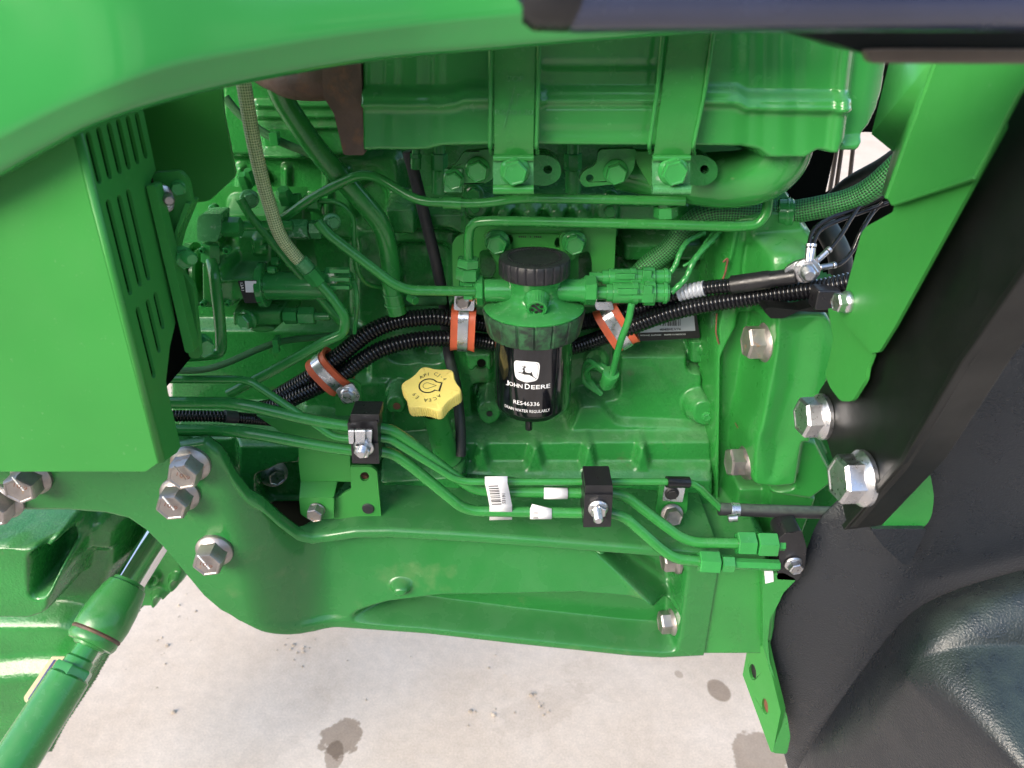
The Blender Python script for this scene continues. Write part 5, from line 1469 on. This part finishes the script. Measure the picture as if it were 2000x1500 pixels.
for k, (pts, lab) in enumerate((([(1578, 505, -.035), (1580, 480, -.03), (1590, 448, -.02), (1625, 425, -.01), (1680, 405, .0), (1725, 384, .0)], "black earth wire with crimped lug rising straight from the stud"),
                 ([(1583, 505, -.035), (1588, 478, -.03), (1602, 450, -.02), (1640, 430, -.01), (1690, 412, .0), (1735, 396, .0)], "second black earth wire arching beside the first one"),
                 ([(1600, 505, -.035), (1622, 485, -.03), (1645, 455, -.02), (1660, 430, -.01), (1680, 400, .0)], "black earth wire leaving the stud diagonally up to the right"),
                 ([(1606, 522, -.035), (1640, 516, -.03), (1665, 490, -.02), (1683, 450, -.015), (1705, 415, .0), (1725, 395, .0)], "lowest black earth wire curving behind the green panel edge"))):
    t = thing("earth_wire", lab, "wire", P(*pts[0]))
    V, Fc, UV = sweep(spline([P(*p) for p in pts], 8), .0021, 10); mk("insulation", V, Fc, M['conduit'], t, smooth=60)
    a, b = P(*pts[0]), P(*pts[1]); d = (b - a).normalized()
    m = MB(); m.add(*cyl(a - d * .003, a + d * .010, .0030, 12, .0004)); m.add(*cyl(a + d * .011, a + d * .014, .0033, 12, .0004)); m.build("crimp_lug", M['zinc'], t, smooth=40)
m = MB()
hb = plate("harness_bracket", rnd([(1492, 608), (1500, 600), (1560, 606), (1600, 596), (1640, 590), (1650, 600), (1648, 612), (1560, 608), (1530, 622), (1505, 622)], 4), -.045, .02, M['black'], bevel=.0015)
tag(hb, "flat black bracket plate under the conduit at the right panel", "bracket")
o = MB(); o.add(*box(P(1610, 580, -.05), .022, .02, .020)); o.add(*box(P(1640, 586, -.055), .012, .016, .014))
tag(o.build("harness_clip", M['plastic'], bevel=.002), "black clip block holding the conduit beside the zinc bolt", "clip")
# dark bulkhead behind, brown slats, black hose
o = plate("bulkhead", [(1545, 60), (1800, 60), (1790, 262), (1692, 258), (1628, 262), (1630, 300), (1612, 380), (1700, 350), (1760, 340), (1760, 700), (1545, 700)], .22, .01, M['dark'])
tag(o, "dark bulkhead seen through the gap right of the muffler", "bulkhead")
gr = thing("radiator_bars", "two slim brown bars in the gap below the muffler end", "bars", P(1650, 340, .3))
for x0, x1 in ((1634, 1618), (1644, 1630), (1666, 1655)):
    m = MB(); m.add(*cyl(P(x0, 290, .3), P(x1, 390, .3), .0028, 12)); m.build("bar", M['taupe'], gr, smooth=40)
o = tube("heater_hose", [(1590, 420, .12), (1632, 378, .10), (1665, 352, .08), (1720, 322, .04), (1765, 290, .02)], 12, M['rubber'], curve=True)
tag(o, "black hose above the green braided sleeve in the gap", "hose")
o = tube("heater_hose", [(1640, 640, .10), (1640, 560, .10), (1640, 500, .10), (1610, 440, .12)], 22, M['rubber'], curve=True)
tag(o, "dark hose behind the earth wires beneath the braided sleeve", "hose")

# green panels facing the engine
XP = PX(1690, 620, .262).x
pn = thing("heat_panel", "folded bright green sheet panel with a zinc bolt at the right", "panel", PX(1690, 640, .262))
def bx(px, py, X=.262): return PX(px, py, X)
V, Fc = extrude([[bx(*p) for p in rnd([(1747, 398), (1905, 345), (1960, 240), (1960, 250), (1747, 639), (1716, 689), (1700, 689), (1640, 620), (1640, 611), (1682, 456), (1691, 443), (1744, 414)], 5)]], Vector((.003, .001, 0)))
mk("lower_panel", V, Fc, M['sheet'], pn, bevel=.0008)
V, Fc = extrude([[bx(*p, .256) for p in ((1834, 100), (2080, 100), (2035, 126), (1985, 188), (1900, 352), (1740, 402), (1731, 386))]], Vector((.003, 0, 0)))
mk("upper_panel", V, Fc, M['sheet'], pn, bevel=.001)
# return of the upper panel (faces forward)
q = [PX(1834, 100, .256), PX(1731, 386, .256)]
dz = Vector((-.012, .085, 0))
V = [q[0], q[1], P(1722, 379, -.125), P(1744, 296, -.125), P(1702, 262, -.118), P(1742, 100, -.13)]
mk("return_flange", V, [(0, 1, 2, 3), (0, 3, 4, 5)], M['sheet'], pn, solid=-.002, smooth=30)
V, Fc, UV = sweep([q[0] + Vector((.001, 0, 0)), q[1] + Vector((.001, 0, 0))], .0022, 12); mk("fold_edge", V, Fc, M['sheet'], pn, smooth=60)
V, Fc, UV = sweep([bx(1747, 399, .2545), bx(1903, 346, .2545)], .0010, 8); mk("lap_edge", V, Fc, M['sheet'], pn, smooth=60)
bolt(bx(1659, 590) - Vector((.001, 0, 0)), (-1, -.12, 0), .0088, .0078, .0075, M['zinc'], pn, .2, .002)
fit_text("8.8", bx(1659, 590) + Vector((-.0135, -.0002, .0)), Vector((0, -1, 0)), EZ, .007, .004, M['dull'], pn, name="marking")
o = mk("lower_shield", *extrude([[PX(p[0], p[1], .2665) for p in rnd([(1616, 600), (1650, 612), (1705, 690), (1693, 720), (1690, 742), (1664, 784), (1642, 784), (1621, 757), (1611, 732), (1622, 690), (1627, 660)], 8)]], Vector((.003, 0, 0))), M['sheet'], bevel=.001)
tag(o, "small green shield tongue below the folded panel", "shield")

# black cab support
cs = thing("cab_support", "broad flat black support plate slanting along the right edge", "support plate", PX(1750, 900, .27))
V, Fc = extrude([[PX(p[0], p[1], .275) for p in ((2150, 100), (1985, 120), (1880, 300), (1700, 560), (1640, 700), (1598, 765), (1596, 800), (1628, 905), (1650, 1012), (1662, 1030), (1762, 912), (1876, 718), (2010, 520), (2150, 300))]], Vector((.006, 0, 0)))
mk("support_face", V, Fc, M['black'], cs, bevel=.0012)
fl = [(1648, 1036), (1762, 905), (1876, 712), (2020, 505), (2160, 300)]
fo = [(1694, 1048), (1818, 905), (1912, 770), (2060, 600), (2220, 400)]
V = [PX(x, y, .273) for x, y in fl] + [PX(x, y, .273) + Vector((.034, .006, 0)) for x, y in fl]
n = len(fl)
mk("support_flange", V, [(i, i + 1, n + i + 1, n + i) for i in range(n - 1)], M['black'], cs, solid=-.005, bevel=.001)
for x, y, s, in ((1608, 814, 1.0), (1688, 934, 1.08)):
    bolt(PX(x, y, .2735), (-1, -.06, 0), .0205 * s, .0178 * s, .0155 * s, M['zinc'], cs, .12, .0034)
    fit_text("10.9", PX(x, y, .2735) + Vector((-.0217 * s, -.002, .003)), Vector((0, -1, 0)), EZ, .012, .004, M['dull'], cs, name="marking")
o = mk("brake_cover", *extrude([[P(p[0], p[1], -.150) for p in rnd([(1722, 880), (1800, 880), (1818, 930), (1825, 970), (1820, 1010), (1806, 1031), (1700, 1030)], 12)]], Vector((0, .03, 0))), M['cast'], bevel=.003)
tag(o, "green rounded cover peeking out behind the black support foot", "cover")
o = mk("rubber_wedge", *extrude([[P(p[0], p[1], -.155) for p in rnd([(1700, 1033), (1810, 1033), (1778, 1100), (1765, 1104), (1720, 1062)], 6)]], Vector((0, .03, 0))), M['grain'], bevel=.002)
tag(o, "dark grained wedge below the green rounded cover", "wedge")

# fender
fd = thing("fender", "black grained plastic fender filling the lower right corner", "fender", P(1800, 1400, -.15))
def patch(name, rows, mat, parent, sub=3, solid=.004):
    n = len(rows[0]); V = [P(*p) for r in rows for p in r]
    Fc = [(i * n + j, i * n + j + 1, (i + 1) * n + j + 1, (i + 1) * n + j) for i in range(len(rows) - 1) for j in range(n - 1)]
    return mk(name, V, Fc, mat, parent, smooth=180, sub=sub, solid=solid)
patch("inner_wall", [[(1860, 300, -.05), (1900, 300, -.06), (1950, 280, -.08), (2000, 220, -.10), (2250, 150, -.12)],
                     [(1780, 560, -.07), (1820, 560, -.075), (1880, 540, -.09), (1960, 480, -.11), (2200, 420, -.13)],
                     [(1720, 770, -.08), (1740, 770, -.085), (1780, 760, -.10), (1880, 700, -.12), (2180, 620, -.14)],
                     [(1690, 900, -.08), (1710, 890, -.085), (1760, 880, -.11), (1880, 840, -.13), (2180, 800, -.15)],
                     [(1640, 978, -.075), (1680, 970, -.085), (1745, 960, -.113), (1880, 940, -.134), (2180, 910, -.15)],
                     [(1590, 1012, -.07), (1640, 1012, -.085), (1740, 1010, -.115), (1880, 990, -.135), (2180, 960, -.15)],
                     [(1566, 1110, -.07), (1625, 1110, -.09), (1740, 1100, -.12), (1880, 1080, -.14), (2180, 1050, -.15)],
                     [(1496, 1190, -.062), (1590, 1200, -.085), (1700, 1190, -.115), (1860, 1140, -.14), (2180, 1100, -.15)],
                     [(1482, 1290, -.062), (1560, 1300, -.08), (1650, 1300, -.105), (1800, 1240, -.14), (2180, 1200, -.15)],
                     [(1505, 1390, -.06), (1560, 1400, -.075), (1620, 1400, -.09), (1760, 1340, -.13), (2180, 1300, -.15)],
                     [(1545, 1510, -.05), (1570, 1520, -.06), (1620, 1520, -.08), (1760, 1480, -.12), (2180, 1450, -.15)],
                     [(1560, 1620, -.05), (1580, 1630, -.06), (1620, 1640, -.08), (1760, 1640, -.12), (2180, 1640, -.15)]], M['grain'], fd)
def step():
    c1 = [(1520, 1590, -.070), (1560, 1490, -.088), (1645, 1362, -.105), (1722, 1258, -.128), (1790, 1180, -.145), (1890, 1142, -.15), (2000, 1112, -.155), (2200, 1060, -.16)]
    ca = [(1545, 1600, -.105), (1583, 1505, -.115), (1662, 1380, -.135), (1733, 1280, -.160), (1796, 1206, -.178), (1888, 1170, -.183), (2000, 1145, -.186), (2200, 1110, -.19)]
    cb = [(1580, 1605, -.130), (1610, 1525, -.138), (1685, 1400, -.158), (1748, 1302, -.183), (1803, 1252, -.203), (1880, 1226, -.207), (2000, 1218, -.209), (2200, 1210, -.212)]
    c2 = [(1610, 1612, -.150), (1632, 1545, -.155), (1702, 1420, -.175), (1757, 1318, -.198), (1808, 1280, -.211), (1880, 1260, -.216), (2000, 1262, -.218), (2200, 1264, -.22)]
    rg = [c2[3], (1790, 1347, -.2235), (1850, 1405, -.2535), (1935, 1490, -.2935), (2010, 1570, -.3235)]
    tr_ = [c2[3:], [rg[1], (1838, 1322, -.235), (1907, 1310, -.240), (2010, 1318, -.243), (2200, 1330, -.25)], [rg[2], (1895, 1390, -.268), (1955, 1388, -.275), (2040, 1405, -.28), (2200, 1420, -.285)],
           [rg[3], (1968, 1478, -.305), (2012, 1480, -.31), (2080, 1500, -.315), (2220, 1530, -.32)], [rg[4], (2042, 1562, -.335), (2082, 1568, -.34), (2140, 1590, -.345), (2240, 1620, -.35)]]
    lf = [c2[3], c2[2], c2[1], c2[0], (1600, 1650, -.150)]
    bm = bmesh.new(); vd = {}
    def v(p):
        k = tuple(p)
        if k not in vd: vd[k] = bm.verts.new(P(*p))
        return vd[k]
    def face(*ps):
        vs_ = []
        for p in ps:
            if v(p) not in vs_: vs_.append(v(p))
        if len(vs_) > 2: bm.faces.new(vs_)
    for A_, B_ in ((c1, ca), (ca, cb), (cb, c2)):
        for i in range(7): face(A_[i], A_[i + 1], B_[i + 1], B_[i])
    for A_, B_ in zip(tr_, tr_[1:]):
        for i in range(4): face(A_[i], A_[i + 1], B_[i + 1], B_[i])
    md = [tuple((np.array(a_) + np.array(b_)) / 2) for a_, b_ in zip(rg, lf)]; md[0] = c2[3]
    for A_, B_ in ((rg, md), (md, lf)):
        for i in range(4): face(A_[i], A_[i + 1], B_[i + 1], B_[i])
    cl_ = bm.edges.layers.float.new('crease_edge')
    for ln, cr in ((rg, .75), (c2[3:], .5)):
        for a_, b_ in zip(ln, ln[1:]):
            e = bm.edges.get((v(a_), v(b_)))
            if e: e[cl_] = cr
    bmesh.ops.recalc_face_normals(bm, faces=bm.faces)
    me = bpy.data.meshes.new("step"); bm.to_mesh(me); bm.free()
    me.materials.append(M['grain']); me.shade_smooth()
    o = bpy.data.objects.new("step", me); put(o, fd, Vector((0, 0, 0)))
    md_ = o.modifiers.new("subdivide", 'SUBSURF'); md_.levels = md_.render_levels = 4
step()

# black valve block with bolt where the pipes end
vb = thing("manifold_block", "black end block with zinc bolt where the two pipe nuts end", "block", P(1545, 1090, -.08))
plate("block_body", rnd([(1520, 1052), (1536, 1040), (1566, 1036), (1576, 1070), (1572, 1110), (1560, 1134), (1516, 1132), (1522, 1100)], 6), -.092, .03, M['plastic'], vb, bevel=.002)
bolt(P(1549, 1100, -.092), (.1, -1, -.1), .0098, .0078, .008, M['zinc'], vb, .2)
# drilled tab below
tb = thing("drawbar_tab", "light green drilled tab hanging below the housing at lower right", "tab", P(1500, 1460, -.06))
tA, tB, tC = P(1450, 1318, -.055), P(1502, 1298, -.09), P(1509, 1470, -.09)
tn = (tB - tA).cross(tC - tA).normalized()
if tn.y > 0: tn = -tn
def on_tab(p):
    d = ray(*p); return CAM + d * ((tA - CAM).dot(tn) / d.dot(tn))
tab_holes = [disc(1470, 1313, 6.5, 16, rot=-.12), disc(1494, 1380, 5.5, 16, rot=-.12)]
mk("tab_face", *extrude([[on_tab(p) for p in ((1460, 1262), (1494, 1260), (1502, 1298), (1525, 1391), (1509, 1470), (1505, 1468), (1450, 1318))]] + [[on_tab(p) for p in h] for h in tab_holes], tn * -.009), M['sheet'], tb, bevel=.0006)
for h, mt in zip(tab_holes, ('ink', 'redrust')):
    V, Fc = extrude([[on_tab(p) - tn * .004 for p in h]], tn * -.003); mk("bushing", V, Fc, M[mt], tb, smooth=0)
side = [(1489, 1125), (1530, 1118), (1556, 1132), (1530, 1158), (1520, 1180), (1504, 1210), (1500, 1250), (1503, 1290), (1520, 1345), (1538, 1400), (1544, 1440), (1537, 1473), (1509, 1471), (1524, 1390), (1500, 1296), (1490, 1262), (1490, 1210)]
plate("tab_flange", rnd(side, 6), -.092, .012, M['cast'], tb, bevel=.0012)
plate("chalk_mark", [(1493, 1116), (1510, 1116), (1511, 1136), (1495, 1140)], -.0935, .001, M['label'], tb, bevel=0)

# =================================================================== TOP RIGHT RAIL
gr = thing("grab_rail", "thick black round rail crossing the top right corner, out of focus", "rail", P(1500, 0, -.44))
tube("rail_tube", [(2250, -6, -.43), (1300, -4, -.43), (1110, -2, -.43), (1060, -30, -.43), (1040, -160, -.42)], 62, M['rail_sheen'], gr, R=90, n=28)
mk("end_knob", *lathe([(0, 0), (.0105, .0), (.0132, .004), (.0136, .016), (.0120, .020), (0, .021)], P(1020, -20, -.43), EX, 26), M['plastic'], gr, smooth=45)
sbk = thing("rail_bracket", "flat dark bracket plate under the rail at the top right", "bracket", P(1800, 100, -.40))
mk("bracket_plate", *extrude([[P(p[0], p[1], -.40) for p in rnd([(1515, 62), (1560, 68), (1640, 88), (1705, 110), (2200, 114), (2200, 40), (1515, 40)], 4)]], Vector((0, .05, 0))), M['black'], sbk, bevel=.0015)
mk("bracket_edge", *extrude([[P(p[0], p[1], -.404) for p in rnd([(1690, 98), (1735, 96), (2200, 98), (2200, 126), (1702, 124)], 6)]], Vector((0, .006, 0))), M['taupe'], sbk, bevel=.002)

# =================================================================== FRONT AXLE AND TIE ROD, lower left
xa_ = thing("front_axle", "green cast front axle housing at the lower left", "axle", P(100, 1300, 0))
R = Relief(-120, 960, 320, 1600, .02, .12, .0022)
R.up([(-120, 960), (215, 985), (245, 1030), (235, 1110), (200, 1190), (60, 1230), (-120, 1230)], .03, 26)
R.add([(-120, 1000), (220, 1000), (215, 1060), (-120, 1060)], -.02, 26, .03)
R.up(rnd([(-120, 1046), (40, 1044), (95, 1050), (112, 1120), (100, 1200), (60, 1215), (-120, 1212)], 14), -.06, 8)
R.up(rnd([(62, 1090), (78, 1076), (98, 1080), (108, 1110), (86, 1160), (64, 1166)], 8), .01, 6, -.06)
R.up([(-120, 1215), (110, 1215), (210, 1235), (190, 1300), (80, 1450), (-20, 1600), (-120, 1600)], .0, 26)
R.add([(-120, 1310), (60, 1290), (150, 1290), (80, 1400), (-60, 1600), (-120, 1600)], -.02, 30, .0)
R.blur(2)
ol = [(-120, 970), (215, 985), (240, 1010), (265, 1045), (262, 1100), (225, 1160), (240, 1230), (205, 1290), (150, 1360), (100, 1450), (40, 1540), (10, 1600), (-120, 1600)]
w = R.weight(ol, .02, 10); R.Y = R.Y * w + .14 * (1 - w); R.keep &= R.weight(ol, .02, 14) > 0
R.build("axle_casting", M['rough'], xa_)
# serial plate on the axle
plate("serial_plate", rnd([(100, 1284), (128, 1284), (60, 1378), (48, 1370), (46, 1362)], 3), -.028, .002, M['cream'], xa_, bevel=.0004)
for d in (0, 9):
    plate("blue_stripe", [(104 + d, 1290), (108 + d, 1290), (58 + d, 1366), (54 + d, 1366)], -.0292, .001, M['blue'], xa_, bevel=0)
kn = Relief(255, 1020, 385, 1215, .05, .12, .0016)
kp = [(262, 1090), (310, 1040), (345, 1060), (366, 1130), (352, 1146), (340, 1150), (336, 1166), (318, 1170), (306, 1188), (270, 1190), (255, 1160)]
kn.up(rnd(kp, 6), .04, 8)
for x, y in ((300, 1125), (312, 1165), (346, 1133)): kn.add(disc(x, y, 13, 15), -.014, 5, .04); kn.add(disc(x + 3, y, 6, 9), .012, 3, .04)
kn.blur(1); kn.keep &= kn.weight(rnd(kp, 6), .04, 8) > 0
o = kn.build("hub_casting", M['cast']); tag(o, "knobbly green hub casting behind the chrome rod at lower left", "hub")
tr = thing("tie_rod", "green steering tie rod with ball joint and chrome shaft at lower left", "tie rod", P(180, 1250, -.12))
A, B = P(318, 1036, .01), P(-10, 1549, -.24)
def at_y(y):
    lo, hi = -.3, 1.3
    for _ in range(40):
        t_ = (lo + hi) / 2
        if seen(A.lerp(B, t_)).y < y: lo = t_
        else: hi = t_
    return t_
def seg(prof, name, mat, n=36, smooth=40):
    L = (B - A).length; pr = []
    for y, r in prof:
        t_ = at_y(y); q = A.lerp(B, t_); zc = (q - CAM).y * CP - (q - CAM).z * SP
        pr.append((r * zc / F, t_ * L))
    return mk(name, *lathe(pr, A, B - A, n), mat, tr, smooth=smooth)
seg([(1000, 0), (1000, 27), (1148, 29), (1148, 0)], "chrome_shaft", M['chrome'])
seg([(1136, 0), (1136, 31), (1142, 33), (1144, 37), (1160, 42), (1185, 47), (1215, 50), (1234, 49), (1238, 46), (1240, 0)], "joint_housing", M['cast'])
seg([(1234, 0), (1234, 47), (1239, 49), (1243, 47), (1246, 0)], "seal_ring", M['rust'])
seg([(1242, 0), (1242, 47), (1250, 48), (1256, 46), (1259, 44), (1260, 32), (1264, 30), (1265, 25), (1265, 0)], "joint_cap", M['cast'])
seg([(1258, 0), (1258, 22), (1284, 23), (1288, 27), (1306, 28), (1310, 0)], "ball_stud", M['fit'], 24)
seg([(1302, 0), (1302, 36), (1306, 38), (1322, 38), (1324, 36), (1324, 0)], "lock_nut", M['fit'], 6, 25)
seg([(1318, 0), (1318, 35), (1322, 39), (1345, 40), (1500, 44), (1545, 45), (1545, 0)], "rod", M['pipe'])

# =================================================================== REPEATS
GROUPS = {"hose_clamp": "orange lined hose clamps on the harness", "pipe_clamp": "black pipe clamps on the steering pipes", "earth_wire": "black earth wires on the cable stud",
          "barcode_label": "paper labels on the pipes", "sensor_wire": "green taped sensor wires", "steering_pipe": "thick green steering pipes", "wiring_conduit": "black corrugated conduits",
          "fuel_line": "green fuel lines", "pump_pipe": "green pipes of the pump", "sleeved_cable": "green sleeved cables", "cable_tie": "green cable ties", "heater_hose": "black hoses in the gap"}
for o in list(SC.objects):
    k = o.name.split('.')[0]
    if o.parent is None and k in GROUPS and o.get('category'): o['group'] = GROUPS[k]
